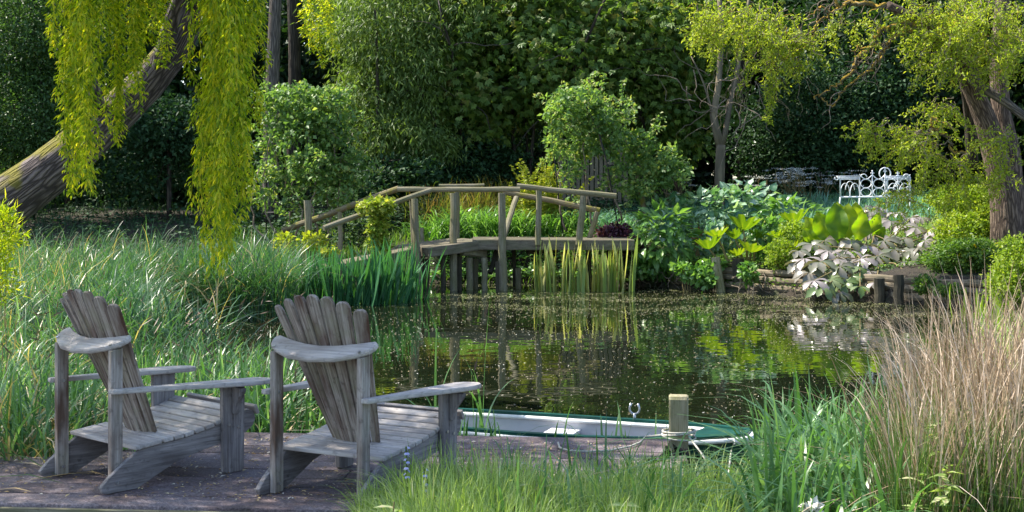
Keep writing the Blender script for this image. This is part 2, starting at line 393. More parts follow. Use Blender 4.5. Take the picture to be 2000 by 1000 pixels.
# pond surface: dark still water with a film of pollen and duckweed towards the far side
m, nt, out = newmat('pond_water')
L = nt.links.new
g = nt.nodes.new('ShaderNodeNewGeometry'); sx = nt.nodes.new('ShaderNodeSeparateXYZ'); L(g.outputs['Position'], sx.inputs[0])
mp = nt.nodes.new('ShaderNodeMapping'); mp.inputs['Scale'].default_value = (1, 1.4, 1); L(g.outputs['Position'], mp.inputs[0])
nb = nt.nodes.new('ShaderNodeTexNoise'); nb.inputs['Scale'].default_value = .55; nb.inputs['Detail'].default_value = 3; L(mp.outputs[0], nb.inputs['Vector'])
def math_(op, a, b=None, c=None, clamp=False):
    n = nt.nodes.new('ShaderNodeMath'); n.operation = op; n.use_clamp = clamp
    for i, v in enumerate((a, b, c)):
        if v is None: continue
        if isinstance(v, (int, float)): n.inputs[i].default_value = v
        else: L(v, n.inputs[i])
    return n.outputs[0]
def mrange(v, a, b, c=0., d=1.):
    n = nt.nodes.new('ShaderNodeMapRange'); n.interpolation_type = 'SMOOTHSTEP'
    for i, k in zip((1, 2, 3, 4), (a, b, c, d)): n.inputs[i].default_value = k
    L(v, n.inputs[0]); return n.outputs[0]
yy = math_('ADD', sx.outputs[1], math_('MULTIPLY', math_('SUBTRACT', nb.outputs[0], .5), 3.5))
edge = math_('MULTIPLY_ADD', sx.outputs[0], -.28, 20.0)              # the film reaches nearer on the right
reg = mrange(math_('SUBTRACT', yy, edge), -.4, .6)
mp2 = nt.nodes.new('ShaderNodeMapping'); mp2.inputs['Scale'].default_value = (1, 1.0, 1); L(g.outputs['Position'], mp2.inputs[0])
n3 = nt.nodes.new('ShaderNodeTexNoise'); n3.inputs['Scale'].default_value = 3.2; n3.inputs['Detail'].default_value = 9; n3.inputs['Roughness'].default_value = .72; L(mp2.outputs[0], n3.inputs['Vector'])
film = math_('MULTIPLY', reg, mrange(n3.outputs[0], .50, .64, 0, .45))
vo = nt.nodes.new('ShaderNodeTexVoronoi'); vo.inputs['Scale'].default_value = 26; L(g.outputs['Position'], vo.inputs['Vector'])
film = math_('MULTIPLY', film, mrange(vo.outputs['Distance'], .55, .35))
wp = nt.nodes.new('ShaderNodeBsdfPrincipled'); wp.inputs['Base Color'].default_value = (.008, .011, .005, 1); wp.inputs['Roughness'].default_value = .015; wp.inputs['IOR'].default_value = 1.33
wp.inputs['Specular IOR Level'].default_value = .62
nw = nt.nodes.new('ShaderNodeTexNoise'); nw.inputs['Scale'].default_value = 2.2; nw.inputs['Detail'].default_value = 2; L(g.outputs['Position'], nw.inputs['Vector'])
bw = nt.nodes.new('ShaderNodeBump'); bw.inputs['Strength'].default_value = .12; bw.inputs['Distance'].default_value = .03; L(nw.outputs[0], bw.inputs['Height']); L(bw.outputs[0], wp.inputs['Normal'])
fp = nt.nodes.new('ShaderNodeBsdfPrincipled'); fp.inputs['Roughness'].default_value = .6
n4 = nt.nodes.new('ShaderNodeTexNoise'); n4.inputs['Scale'].default_value = .9; n4.inputs['Detail'].default_value = 6; L(g.outputs['Position'], n4.inputs['Vector'])
fr = ramp(nt, n4.outputs[0], [(.35, (.05, .05, .025)), (.5, (.09, .09, .035)), (.65, (.08, .11, .025))]); L(fr.outputs[0], fp.inputs['Base Color'])
mx = nt.nodes.new('ShaderNodeMixShader'); L(film, mx.inputs[0]); L(wp.outputs[0], mx.inputs[1]); L(fp.outputs[0], mx.inputs[2]); L(mx.outputs[0], out.inputs[0])
wv = [(-24, 5.5, 0), (12, 5.5, 0), (12, 29, 0), (-24, 29, 0)]
tag(obj('pond_water', mesh_from('pond_water', wv, [(0, 1, 2, 3)]), m), kind='structure')

# petals, catkins and duckweed floating on it
def floaters(name, pts, size, mat, z=.003):
    n = len(pts); a = rng.random(n) * 6.283; l = size * (.5 + rng.random(n)); w = l * (.3 + .5 * rng.random(n))
    c = np.column_stack([pts, np.full(n, z)]); d = np.stack([np.cos(a), np.sin(a), np.zeros(n)], 1); s = np.stack([-np.sin(a), np.cos(a), np.zeros(n)], 1)
    V = np.stack([c - d * l[:, None], c + s * w[:, None] * .6, c + d * l[:, None] + [0, 0, .003], c - s * w[:, None] * .6], 1)
    return tag(obj(name, mesh_from(name, V.reshape(-1, 3), np.arange(n * 4).reshape(-1, 4), np.repeat(rng.random(n), 4)), mat), kind='stuff')
M['weed'] = leafmat('duckweed_and_pollen', [(0, (.09, .11, .025)), (.45, (.24, .26, .08)), (.8, (.42, .39, .19)), (1, (.62, .58, .42))], trans=.1, tcol=(1, 1, 1), rough=.6)
M['petal'] = leafmat('floating_petals', [(0, (.2, .15, .07)), (.45, (.38, .31, .16)), (.8, (.6, .52, .34)), (1, (.72, .7, .62))], trans=.1, tcol=(1, 1, 1), rough=.6)
def pond_pts(n, ylo, yhi, xlo=-9, xhi=8.8):
    q = np.column_stack([rng.uniform(xlo, xhi, n * 2), rng.uniform(ylo, yhi, n * 2)]); return q[sdf(q[:, 0], q[:, 1]) < -.05][:n]
q = pond_pts(62000, 17.0, 27); dens = smooth(-1.2, 1.5, q[:, 1] + .28 * q[:, 0] - 19.8 + 1.2 * np.sin(q[:, 0] * 1.3) * np.cos(q[:, 1] * .9)) * (.2 + .8 * smooth(-.25, .5, np.sin(q[:, 1] * 3.4 + 1.6 * np.sin(q[:, 0] * .9)) * .6 + np.sin(q[:, 0] * 2.1 + q[:, 1] * 1.3) * .35 + np.sin(q[:, 0] * 5.3 - q[:, 1] * 7) * .3))
q = q[rng.random(len(q)) < dens]
tag(floaters('pollen_and_duckweed', q, .0105, M['weed']), 'dense scatter of pollen and duckweed on the far water by the bridge')
q = pond_pts(9000, 8, 20, -4, 7.5); cl = np.sin(q[:, 0] * 2.3 + 1) * np.cos(q[:, 1] * 1.9) + np.sin(q[:, 0] * 1.1 - q[:, 1] * 2.2)
q = q[rng.random(len(q)) < .26 + .5 * (cl > .8)]
tag(floaters('fallen_petals', q, .0125, M['petal']), 'pale petals and catkins drifting on the open dark water')
q = pond_pts(9000, 8.5, 20, -5, 8)
tag(floaters('floating_specks', q, .0055, M['petal']), 'fine pale specks floating all over the open water')

# ------------------------------------------------------------------ deck
DZ = .27; DYAW = math.radians(-5)
m, nt, out = newmat('gritted_deck_felt')
L = nt.links.new
at = nt.nodes.new('ShaderNodeAttribute'); at.attribute_name = 'gr'
n1 = nt.nodes.new('ShaderNodeTexNoise'); n1.inputs['Scale'].default_value = 70; n1.inputs['Detail'].default_value = 6; n1.inputs['Roughness'].default_value = .8; L(at.outputs['Vector'], n1.inputs['Vector'])
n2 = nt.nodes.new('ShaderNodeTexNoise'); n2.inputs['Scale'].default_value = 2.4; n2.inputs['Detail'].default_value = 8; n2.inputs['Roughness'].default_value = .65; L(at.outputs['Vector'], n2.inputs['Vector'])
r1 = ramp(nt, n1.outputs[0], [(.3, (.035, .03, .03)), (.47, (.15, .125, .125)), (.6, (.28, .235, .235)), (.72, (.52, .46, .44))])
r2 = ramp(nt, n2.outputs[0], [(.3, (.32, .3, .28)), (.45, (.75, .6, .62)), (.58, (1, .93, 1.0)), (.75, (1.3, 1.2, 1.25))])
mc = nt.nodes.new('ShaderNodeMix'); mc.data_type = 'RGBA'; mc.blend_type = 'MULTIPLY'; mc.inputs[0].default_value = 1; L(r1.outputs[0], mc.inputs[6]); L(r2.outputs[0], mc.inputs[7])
oi = nt.nodes.new('ShaderNodeObjectInfo'); hv = nt.nodes.new('ShaderNodeHueSaturation'); mrv = nt.nodes.new('ShaderNodeMapRange'); mrv.inputs[3].default_value = .8; mrv.inputs[4].default_value = 1.2
L(oi.outputs['Random'], mrv.inputs[0]); L(mrv.outputs[0], hv.inputs['Value']); L(mc.outputs[2], hv.inputs['Color']); hv.inputs['Saturation'].default_value = .85
p = nt.nodes.new('ShaderNodeBsdfPrincipled'); p.inputs['Roughness'].default_value = .9; L(hv.outputs[0], p.inputs['Base Color'])
b = nt.nodes.new('ShaderNodeBump'); b.inputs['Strength'].default_value = .5; b.inputs['Distance'].default_value = .006; L(n1.outputs[0], b.inputs['Height']); L(b.outputs[0], p.inputs['Normal']); L(p.outputs[0], out.inputs[0])
M['felt'] = m
dk = thing('wooden_deck', 'low weathered plank deck under the two garden chairs at the water edge', 'deck', (0, 7.5, 0), DYAW)
w = .225; y0 = -1.0; x0 = -5.2; xr = 1.0
for i in range(9):
    yy0 = y0 + i * w; x0 = (-5.2, -5.2, -5.2, -5.2, -4.2, -2.62, -2.4, -2.3, -2.15)[i]
    for (a, c_) in (((x0, -.9 + .3 * (i % 3)), (-.9 + .3 * (i % 3), xr - .04 * (i % 4))) if i % 2 else ((x0, xr - .03 * (i % 3)),)):
        g_ = slab([(a + .003, yy0 + .005), (c_ - .003, yy0 + .005), (c_ - .003, yy0 + w - .005), (a + .003, yy0 + w - .005)], .045, (0, 0, DZ - .045 - .004 * rng.random()), bev=.005)
        obj('plank', g_.mesh('plank'), M['felt'], dk)
obj('edge_board', slab([(-5.2, 0), (xr - .02, 0), (xr - .02, .17), (-5.2, .17)], .03, (0, y0 - .032 + .03, DZ - .19), (1, 0, 0), (0, 0, 1), bev=.004).mesh('edge_board'), M['pole'], dk)
obj('edge_board', slab([(x0, 0), (xr - .02, 0), (xr - .02, .15), (x0, .15)], .03, (0, y0 + 9 * w + .033, DZ - .19), (1, 0, 0), (0, 0, 1), bev=.004).mesh('edge_board'), M['pole_dark'], dk)
for yj, lj in ((-.6, 6.1), (.02, 5.8), (.8, 3.0)): obj('joist', box((.95 - lj / 2, yj, DZ - .12), (lj, .07, .13)).mesh('joist'), M['pole_dark'], dk)
for xj in (-1.9, -1, .8):
    for yj in (-.85, .85): obj('post', pole((xj, yj, -.5), (xj, yj, DZ - .19), .06).mesh('post'), M['pole_dark'], dk)

def deckpt(px, py):
    Y = (H - DZ) * F / (py - HY); return np.array([(px - 1000) / F * Y, Y, DZ])

# ------------------------------------------------------------------ garden chairs
def make_chair():
    t = thing('garden_chair', '', 'garden chair')
    def part(n, g_, mat): return obj(n, g_.mesh(n), mat, t)
    # curved side rails
    so = [(-.115, .035), (-.105, .008), (-.08, 0), (.10, 0), (.20, .045), (.34, .105), (.52, .145), (.68, .175), (.80, .205), (.85, .24), (.865, .28), (.85, .32), (.81, .335),
          (.70, .298), (.55, .256), (.40, .232), (.25, .218), (.12, .205), (.02, .145), (-.07, .08)]
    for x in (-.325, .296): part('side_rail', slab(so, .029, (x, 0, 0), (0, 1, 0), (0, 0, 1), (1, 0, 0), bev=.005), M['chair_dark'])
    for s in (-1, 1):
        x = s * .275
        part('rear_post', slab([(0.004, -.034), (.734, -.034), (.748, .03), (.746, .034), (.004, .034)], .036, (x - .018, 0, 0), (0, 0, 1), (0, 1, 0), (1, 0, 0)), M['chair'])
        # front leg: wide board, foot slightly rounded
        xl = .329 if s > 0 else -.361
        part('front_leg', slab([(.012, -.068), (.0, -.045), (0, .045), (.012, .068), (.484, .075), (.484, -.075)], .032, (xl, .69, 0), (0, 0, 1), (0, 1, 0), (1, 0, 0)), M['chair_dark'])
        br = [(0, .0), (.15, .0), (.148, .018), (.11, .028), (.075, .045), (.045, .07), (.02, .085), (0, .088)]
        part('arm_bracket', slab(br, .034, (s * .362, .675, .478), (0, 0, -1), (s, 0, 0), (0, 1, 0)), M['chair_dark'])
        # arm: narrow behind, broad rounded paddle in front, sloping a little
        ao = [(-.055, .300), (-.05, .335), (-.03, .345), (.25, .375), (.5, .425), (.66, .458), (.80, .462), (.88, .445), (.925, .405), (.93, .36), (.90, .315), (.84, .292), (.6, .29), (.3, .297), (-.04, .295)]
        U = unit((0, 1, -.036))
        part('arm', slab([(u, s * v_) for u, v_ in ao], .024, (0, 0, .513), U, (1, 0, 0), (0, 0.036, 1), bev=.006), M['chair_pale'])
    # seat boards following the rails
    prof = [(.10, .204), (.25, .219), (.40, .232), (.55, .257), (.70, .299), (.80, .335), (.845, .322)]
    py_, pz_ = [a for a, _ in prof], [b_ for _, b_ in prof]
    def seat(yc, wd, rot=None, ext=.0):
        zc = np.interp(yc, py_, pz_); sl = (np.interp(yc + .03, py_, pz_) - np.interp(yc - .03, py_, pz_)) / .06
        V_ = unit((0, 1, sl)) if rot is None else unit(rot); W_ = np.cross((1, 0, 0), V_)
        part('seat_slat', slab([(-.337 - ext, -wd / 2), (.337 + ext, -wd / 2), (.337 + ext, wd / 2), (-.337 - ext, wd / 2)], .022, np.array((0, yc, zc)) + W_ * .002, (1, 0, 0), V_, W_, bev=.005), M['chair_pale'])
    seat(.165, .155)
    for k in range(8): seat(.285 + k * .0665, .057)
    seat(.853, .055, (0, .45, -1))
    # fan of seven back slats
    for i in range(-3, 4):
        b0 = np.array([i * .043, .285 + .0045 * i * i, .238]); t0 = np.array([i * .087, -.065 + .006 * i * i, 1.045 - .0075 * i * i])
        U = unit(t0 - b0); Ln = np.linalg.norm(t0 - b0); a = math.radians(-i * 8.5) * -1
        Vv = np.array([math.cos(a), math.sin(a), 0]); Vv = unit(Vv - U * np.dot(U, Vv)); W_ = np.cross(U, Vv)
        wt, wb = .0385, .021
        so_ = [(0, -wb), (0, wb), (Ln * .7, wb + (wt - wb) * .78), (Ln - .035, wt), (Ln - .012, wt * .82), (Ln, wt * .4), (Ln, -wt * .4), (Ln - .012, -wt * .82), (Ln - .035, -wt), (Ln * .7, -wb - (wt - wb) * .78)]
        part('back_slat', slab(so_, .02, b0 - W_ * .01, U, Vv, W_, bev=.006), M['chair_back'])

    # half-moon board carrying the back
    mo = [(-.324, .075), (-.326, .045), (-.31, .005), (-.25, -.04), (-.15, -.082), (0, -.1), (.15, -.082), (.25, -.04), (.31, .005), (.326, .045), (.324, .075), (.305, .09), (.2, .055), (.1, .03), (0, .02), (-.1, .03), (-.2, .055), (-.305, .09)]
    part('back_support', slab(mo, .028, (0, 0, .748), (1, 0, 0), (0, math.cos(.47), math.sin(.47)), bev=.008), M['chair_pale'])
    def bolt(c, ax):
        part('bolt', tube([np.array(c), np.array(c) + np.array(ax) * .006], .0085, 6), M['bolt'])
    for s in (-1, 1):
        bolt((s * .346, .0, .52), (s, 0, 0)) if False else None
        bolt((s * .3255, -.02, .05), (s, 0, 0)); bolt((s * .3615, .655, .27), (s, 0, 0)); bolt((s * .3615, .72, .25), (s, 0, 0))
        bolt((s * .2565, .0, .05), (-s, 0, 0)); bolt((s * .2565, .0, .525), (-s, 0, 0)); bolt((s * .27, -.027, .764), (0, -.5, .85))
    return t
ch = make_chair()
c2 = copy_tree(ch)
for o, X, Y, a, lab in ((ch, -.985, 6.80, 29, 'weathered grey slatted garden chair nearer the moored boat'),
                        (c2, -2.283, 7.165, 42.3, 'weathered grey slatted garden chair standing against the reeds')):
    o.location = (X, Y, DZ + .001); o.rotation_euler = (0, 0, -math.radians(a)); o['label'] = lab; o['group'] = 'pair of slatted garden chairs on the deck'

# litter on the deck
M['litter'] = leafmat('deck_litter', [(0, (.14, .08, .04)), (.35, (.42, .26, .09)), (.7, (.6, .46, .22)), (1, (.72, .66, .55))], trans=.05, tcol=(1, 1, 1), rough=.8)
n = 6500; q = np.column_stack([rng.uniform(-4.8, 1.0, n), rng.uniform(6.65, 8.5, n)])
cl = np.sin(q[:, 0] * 3 + 2) * np.cos(q[:, 1] * 4.1) + .5 * np.sin(q[:, 0] * 7.1); keep = (q[:, 1] < 8.35 - .0875 * (q[:, 0])) & (q[:, 1] > 6.62 - .0875 * q[:, 0]) & (rng.random(n) < np.where(cl > .3, .95, .4)) & (q[:, 0] < .75) & ((q[:, 0] > -2.3) | (q[:, 1] < 7.75)); q = q[keep]; n = len(q)
Pq = np.column_stack([q, np.full(n, DZ + .004)]); a = rng.random(n) * 6.283
v_, f_, a_ = leaves(Pq, np.stack([np.cos(a), np.sin(a), rng.random(n) * .25], 1), np.tile([0., 0, 1], (n, 1)) + rng.normal(size=(n, 3)) * .2, .009 + .034 * rng.random(n) ** 2.2, .005 + .010 * rng.random(n), rng.random(n))
tag(obj('leaf_litter', mesh_from('leaf_litter', v_, f_, a_), M['litter']), 'dry catkins, petals and leaf scraps strewn over the deck', kind='stuff')
M['straw'] = leafmat('dry_reed', [(0, (.26, .16, .07)), (.5, (.42, .3, .15)), (1, (.55, .46, .3))], trans=.15, tcol=(1, 1, .8), rough=.7)
for k, (a_px, b_px) in enumerate([((60, 938), (215, 925)), ((150, 925), (205, 930)), ((0, 958), (60, 962)), ((540, 830), (610, 826)), ((560, 842), (650, 850)), ((100, 918), (30, 905))]):
    a3, b3 = deckpt(*a_px), deckpt(*b_px); d3 = b3 - a3; s3 = unit(np.array([-d3[1], d3[0], 0])) * .008
    pts = [a3 + [0, 0, .006], (a3 + b3) / 2 + [0, 0, .02], b3 + [0, 0, .006]]
    V = np.array([pts[0] - s3, pts[0] + s3, pts[1] - s3 * 1.2, pts[1] + s3 * 1.2, pts[2] - s3 * .3, pts[2] + s3 * .3])
    tag(obj('dry_reed_blade', mesh_from('dry_reed_blade', V, np.array([[0, 1, 3, 2], [2, 3, 5, 4]]), np.full(6, .3 + .1 * k)), M['straw']),
        ['long tan dead reed blade lying by the left chair foot', 'short tan reed scrap across the left chair rear foot', 'pale reed scrap flat on the deck at the left picture edge',
         'short dead reed blade behind the right chair near the reeds', 'tan dead reed blade at the deck edge left of the right chair seat', 'bent dry reed blade reaching out of the reeds onto the deck'][k], 'reed blade', 'dead reed blades lying on the deck')

# ------------------------------------------------------------------ boat
bt = thing('rowing_boat', 'small moored rowing boat, green gunwale and pale inside, behind the deck', 'boat', (1.55, 8.78, 0), math.atan2(.33, -.944))
# local: +x from stern to bow, y across
st = [(0, .10, .235, .02), (.12, .18, .228, -.03), (.3, .26, .22, -.07), (.6, .335, .212, -.11), (1.0, .385, .205, -.12), (1.5, .40, .205, -.13), (2.0, .37, .21, -.12), (2.45, .32, .215, -.08)]
def sect(hb, zt, zb, inset):
    hb -= inset; z_in = zb + inset
    return [(hb, zt), (hb * .97, zt * .55 + zb * .2), (hb * .86, zb + .10 + inset), (hb * .45, z_in + .01), (0, z_in)]
def shell(inset, ztop=0.):
    V = []; n = 9
    for x, hb, zt, zb in st:
        s_ = sect(hb, zt + ztop, zb, inset); s_ = s_ + [(-a, b_) for a, b_ in s_[:-1][::-1]]
        xx = x + (inset if x == 0 else (-inset if x > 2.4 else 0)); V += [(xx, a, b_) for a, b_ in s_]
    f = [(i * n + j, i * n + j + 1, (i + 1) * n + j + 1, (i + 1) * n + j) for i in range(len(st) - 1) for j in range(n - 1)]
    f += [tuple(range(n)), tuple(range((len(st) - 1) * n, len(st) * n))[::-1]]
    return V, f
for nm, ins, mt in (('hull', 0, 'green_gel'), ('hull_lining', .035, 'white_gel')):
    V, f = shell(ins); g_ = Geo(); g_.add(V, f); obj(nm, g_.mesh(nm), M[mt], bt)
def rim(off, zoff, r, flat, closed=True):
    pts = [(x, hb + off, zt + zoff) for x, hb, zt, zb in st]; return pts
for s in (-1, 1):
    gp = [(x, s * (hb - .012), zt + .008) for x, hb, zt, zb in st]; gq = []
    g_ = Geo()
    for i in range(len(gp) - 1):
        pass
    A = np.array(gp); wv_ = .032
    V = np.concatenate([A + [0, s * wv_ * .7, -.012], A + [0, s * wv_ * .7, .014], A + [0, -s * wv_, .014], A + [0, -s * wv_, -.012]]); k = len(A)
    f = [(r_ * k + i, r_ * k + i + 1, ((r_ + 1) % 4) * k + i + 1, ((r_ + 1) % 4) * k + i) for r_ in range(4) for i in range(k - 1)] + [(0, k, 2 * k, 3 * k), (k - 1, 2 * k - 1, 3 * k - 1, 4 * k - 1)]
    g_.add(V, f); obj('gunwale', g_.mesh('gunwale'), M['green_gel'], bt)
    for side, nm in ((1, 'rub_rail'), (-1, 'inner_rail')):
        obj(nm, tube([(x, s * (hb - .012 + side * (.03 if side > 0 else .038)), zt - .012) for x, hb, zt, zb in st], .015, 8).mesh(nm), M['white_rail'], bt)
obj('rub_rail', tube([(.06, -.17, .214), (.0, -.135, .218), (-.03, -.06, .22), (-.035, 0, .22), (-.03, .06, .22), (.0, .135, .218), (.06, .17, .214)], .024, 8).mesh('rub_rail'), M['white_rail'], bt)
obj('foredeck', slab([(-.0, -.10), (.12, -.175), (.3, -.25), (.34, 0), (.3, .25), (.12, .175), (-.0, .10)], .02, (0, 0, .214), bev=.006).mesh('foredeck'), M['green_gel'], bt)
obj('bow_cap', box((.0, 0, .245), (.03, .22, .025), bev=.005).mesh('bow_cap'), M['green_gel'], bt)
obj('thwart', box((1.35, 0, .12), (.22, .82, .025)).mesh('thwart'), M['white_gel'], bt)
# rowlock on the far gunwale
def rowlock(x, s):
    c = np.array([x, s * .355, .215]); g_ = tube([c, c + [0, 0, .05]], .011, 6)
    th = np.linspace(-2.35 + math.pi / 2 * 0, 2.35 * 0 + 1.2, 5)
    pts = [c + [math.sin(a) * .036, 0, .083 - math.cos(a) * .036 + 0] for a in np.linspace(-2.45, 2.45, 12)]
    pts[0] = pts[0] + np.array([-.002, 0, .012]); pts[-1] = pts[-1] + np.array([.002, 0, .012])
    tube(pts, .0085, 6, g_); return obj('rowlock', g_.mesh('rowlock', True), M['bolt'], bt)
rowlock(.85, -1)
M['bolt'].node_tree.nodes

# mooring post, its ropes, stake and netting
mpst = thing('mooring_post', 'square timber mooring post with rope at the deck corner', 'mooring post', (1.035, 8.27, 0), -.12)
obj('timber', slab([(-.6, -.06), (.55, -.06), (.568, -.05), (.568, .055), (.555, .06), (-.6, .06)], .12, (-.06, 0, 0), (0, 0, 1), (0, 1, 0), (1, 0, 0), bev=.01).mesh('timber'), M['post'], mpst)
def loop(r, z, tilt=0, c=(1.035, 8.27), sq=1.0):
    return [np.array([c[0] + r * math.cos(a) * (1 if abs(math.cos(a)) < .75 else sq), c[1] + r * math.sin(a), z + tilt * math.cos(a + .7)]) for a in np.linspace(0, 2 * math.pi, 21)]
g_ = Geo(); tube(loop(.102, .335, .012), .006, 6, g_); tube(loop(.105, .315, -.01), .006, 6, g_); tube(loop(.1, .35, .004), .006, 6, g_)
tube([(1.09, 8.18, .325), (1.17, 8.1, .22), (1.25, 8.05, .1), (1.35, 8.3, .08), (1.42, 8.62, .16)], .006, 6, g_)
tube([(1.1, 8.17, .31), (1.14, 8.05, .26), (1.2, 7.98, .16), (1.26, 7.95, .08)], .005, 6, g_)
p_ = [deckpt(1090, 868), deckpt(1093, 878), deckpt(1110, 884), deckpt(1150, 886), deckpt(1190, 884), deckpt(1230, 876), deckpt(1250, 868)]
tube([q_ + [0, 0, .012] for q_ in p_] + [(.83, 8.24, .32), (.92, 8.2, .335), (.97, 8.16, .31)], .006, 6, g_)
tag(obj('mooring_rope', g_.mesh('mooring_rope', True), M['rope']), 'pale thin rope looped round the mooring post and trailing on the deck', 'rope')
tag(obj('thin_stake', pole((.902, 7.72, -.25), (.90, 7.76, .27), .021, .023, n=6).mesh('thin_stake'), M['post']), 'thin tan stake standing in the grass below the mooring post', 'stake')
# crumpled netting
n = 26; gx_, gy_ = np.meshgrid(np.linspace(0, 1, n), np.linspace(0, 1, 9))
a3, b3 = np.array([.62, 7.5, .24]), np.array([1.0, 8.05, .25])
base = a3 + (b3 - a3) * gx_[..., None] + np.array([.10, -.06, -.05]) * gy_[..., None]
base = base + rng.normal(size=base.shape) * .018; base[..., 2] += .045 * np.sin(gy_ * 3.1)
ii = (np.arange(8)[:, None] * n + np.arange(n - 1)).ravel()
tag(obj('black_netting', mesh_from('black_netting', base.reshape(-1, 3), np.stack([ii, ii + 1, ii + n + 1, ii + n], 1)), M['net']), 'crumpled black netting bunched along the deck end by the mooring post', 'netting')
# ------------------------------------------------------------------ footbridge
br = thing('footbridge', 'rustic arched timber footbridge with round pole handrails over the pond', 'footbridge', (-1.2, 24.8, 0))
br_inv = Matrix.Translation((1.2, -24.8, 0))
def bpart(name, g_, mat): return obj(name, g_.mesh(name), M[mat], br, br_inv)
def sleeper(a, b, w, th, mat='sleeper'):
    """flat timber from a to b (top centre line)"""
    a, b = np.asarray(a, float), np.asarray(b, float); U = unit(b - a); V = unit(np.cross((0, 0, 1), U)); Wn = np.cross(U, V); L_ = np.linalg.norm(b - a)
    bpart('plank', slab([(0, -w / 2), (L_ * .33, -w / 2 - .008), (L_, -w / 2), (L_, w / 2), (L_ * .6, w / 2 + .006), (0, w / 2)], th, a - Wn * th, U, V, Wn, bev=.016), mat)
# right, level span: four sleepers side by side
for i in range(4):
    y = 24.28 + i * .31
    sleeper(((923 - 1000) / F * y + .0, y, .93 + .006 * (i % 2)), ((1238 - 1000) / F * y - .05 * (i % 3), y + .02, .92), .29, .19)
# left span slopes down and bends towards the camera
A0, B0 = np.array([-.735, 24.78, .925]), np.array([-1.82, 24.05, .80])
dv = unit(B0 - A0); sv = unit(np.cross((0, 0, 1), dv))
for i in range(4):
    o_ = sv * (.46 - i * .31); ext = -.02 + .10 * (i - 1.5)
    sleeper(A0 + o_ + dv * (.09 * (i - 1.5)), B0 + o_ + dv * .03 * (i % 2), .29, .17)
C0 = np.array([-3.6, 23.75, .42]); dv2 = unit(C0 - B0)
for i in range(4):
    o_ = unit(np.cross((0, 0, 1), dv2)) * (.46 - i * .31); sleeper(B0 + o_ + dv2 * .06, C0 + o_, .29, .12)
def rail(a, b, r, mat='pole', n=6, sag=0.0, r1=None): bpart('handrail', pole(P(*a), P(*b), r, r1, n=n, ns=10, sag=sag, rough=.07), mat)
rail((776, 370, 24.35), (1016, 370, 24.2), .048, 'pole', 8)
rail((779, 368, 24.4), (552, 450, 25.2), .055, 'pole_moss', 8)
rail((843, 371, 24.15), (632, 446, 22.95), .045, 'pole', 7, r1=.05)
rail((858, 362.5, 25.55), (946, 361, 25.5), .028, 'pole')
rail((1010, 363.5, 24.32), (1204, 383, 24.0), .05, 'pole', 7)
rail((984, 374, 25.55), (1172, 411, 25.0), .052, 'pole_moss', 7)
def post(a, b, r, mat='pole', name='post', r1=None): bpart(name, pole(P(*a), P(*b), r * .87, (r1 or r) * .87, n=6, ns=10, rough=.08), mat)
post((886, 377, 24.1), (886, 575, 24.1), .077, r1=.088)
post((980, 377, 24.12), (983, 572, 24.12), .076, r1=.088)
post((810, 388, 23.72), (817, 572, 23.7), .072, r1=.08)
post((803, 384, 23.95), (812, 570, 23.9), .045)
post((893, 366, 25.55), (893, 465, 25.55), .058)
post((1052, 372, 24.12), (1051, 478, 24.12), .062)
post((1139, 382, 24.1), (1131, 478, 24.1), .073)
post((1167, 413, 25.0), (1151, 466, 25.1), .06)
post((823, 445, 25.0), (825, 475, 25.0), .045)
post((1009, 386, 25.4), (984, 462, 24.7), .062, name='brace')
post((600, 391, 23.4), (605, 560, 23.4), .07)
post((742, 402, 23.3), (742, 560, 23.3), .055)
post((664, 410, 24.8), (666, 540, 24.8), .05)
# piles and beams below the deck
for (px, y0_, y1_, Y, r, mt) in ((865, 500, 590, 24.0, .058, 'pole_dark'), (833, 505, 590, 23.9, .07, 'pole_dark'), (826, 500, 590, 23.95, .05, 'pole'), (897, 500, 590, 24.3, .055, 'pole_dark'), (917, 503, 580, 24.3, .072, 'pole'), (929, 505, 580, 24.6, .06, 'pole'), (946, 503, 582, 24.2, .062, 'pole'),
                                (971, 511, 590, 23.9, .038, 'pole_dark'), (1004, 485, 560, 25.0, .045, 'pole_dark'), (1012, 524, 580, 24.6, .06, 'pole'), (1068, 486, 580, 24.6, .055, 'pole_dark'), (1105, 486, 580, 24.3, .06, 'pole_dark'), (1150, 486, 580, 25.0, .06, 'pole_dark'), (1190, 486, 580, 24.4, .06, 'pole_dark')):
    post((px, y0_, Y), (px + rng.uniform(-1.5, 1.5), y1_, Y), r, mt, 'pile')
post((971, 488, 24.6), (957, 534, 24.3), .055, 'pole_dark', 'brace')
post((976, 490, 24.9), (973, 545, 24.9), .045, 'pole', 'brace')
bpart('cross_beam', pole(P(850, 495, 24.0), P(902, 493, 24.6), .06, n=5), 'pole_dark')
bpart('cross_beam', pole(P(902, 491, 24.1), P(947, 496, 24.45), .085, n=5, rough=.15), 'pole')
bpart('cross_beam', pole(P(1030, 491, 24.5), P(1085, 488, 24.9), .05, n=5), 'pole_dark')

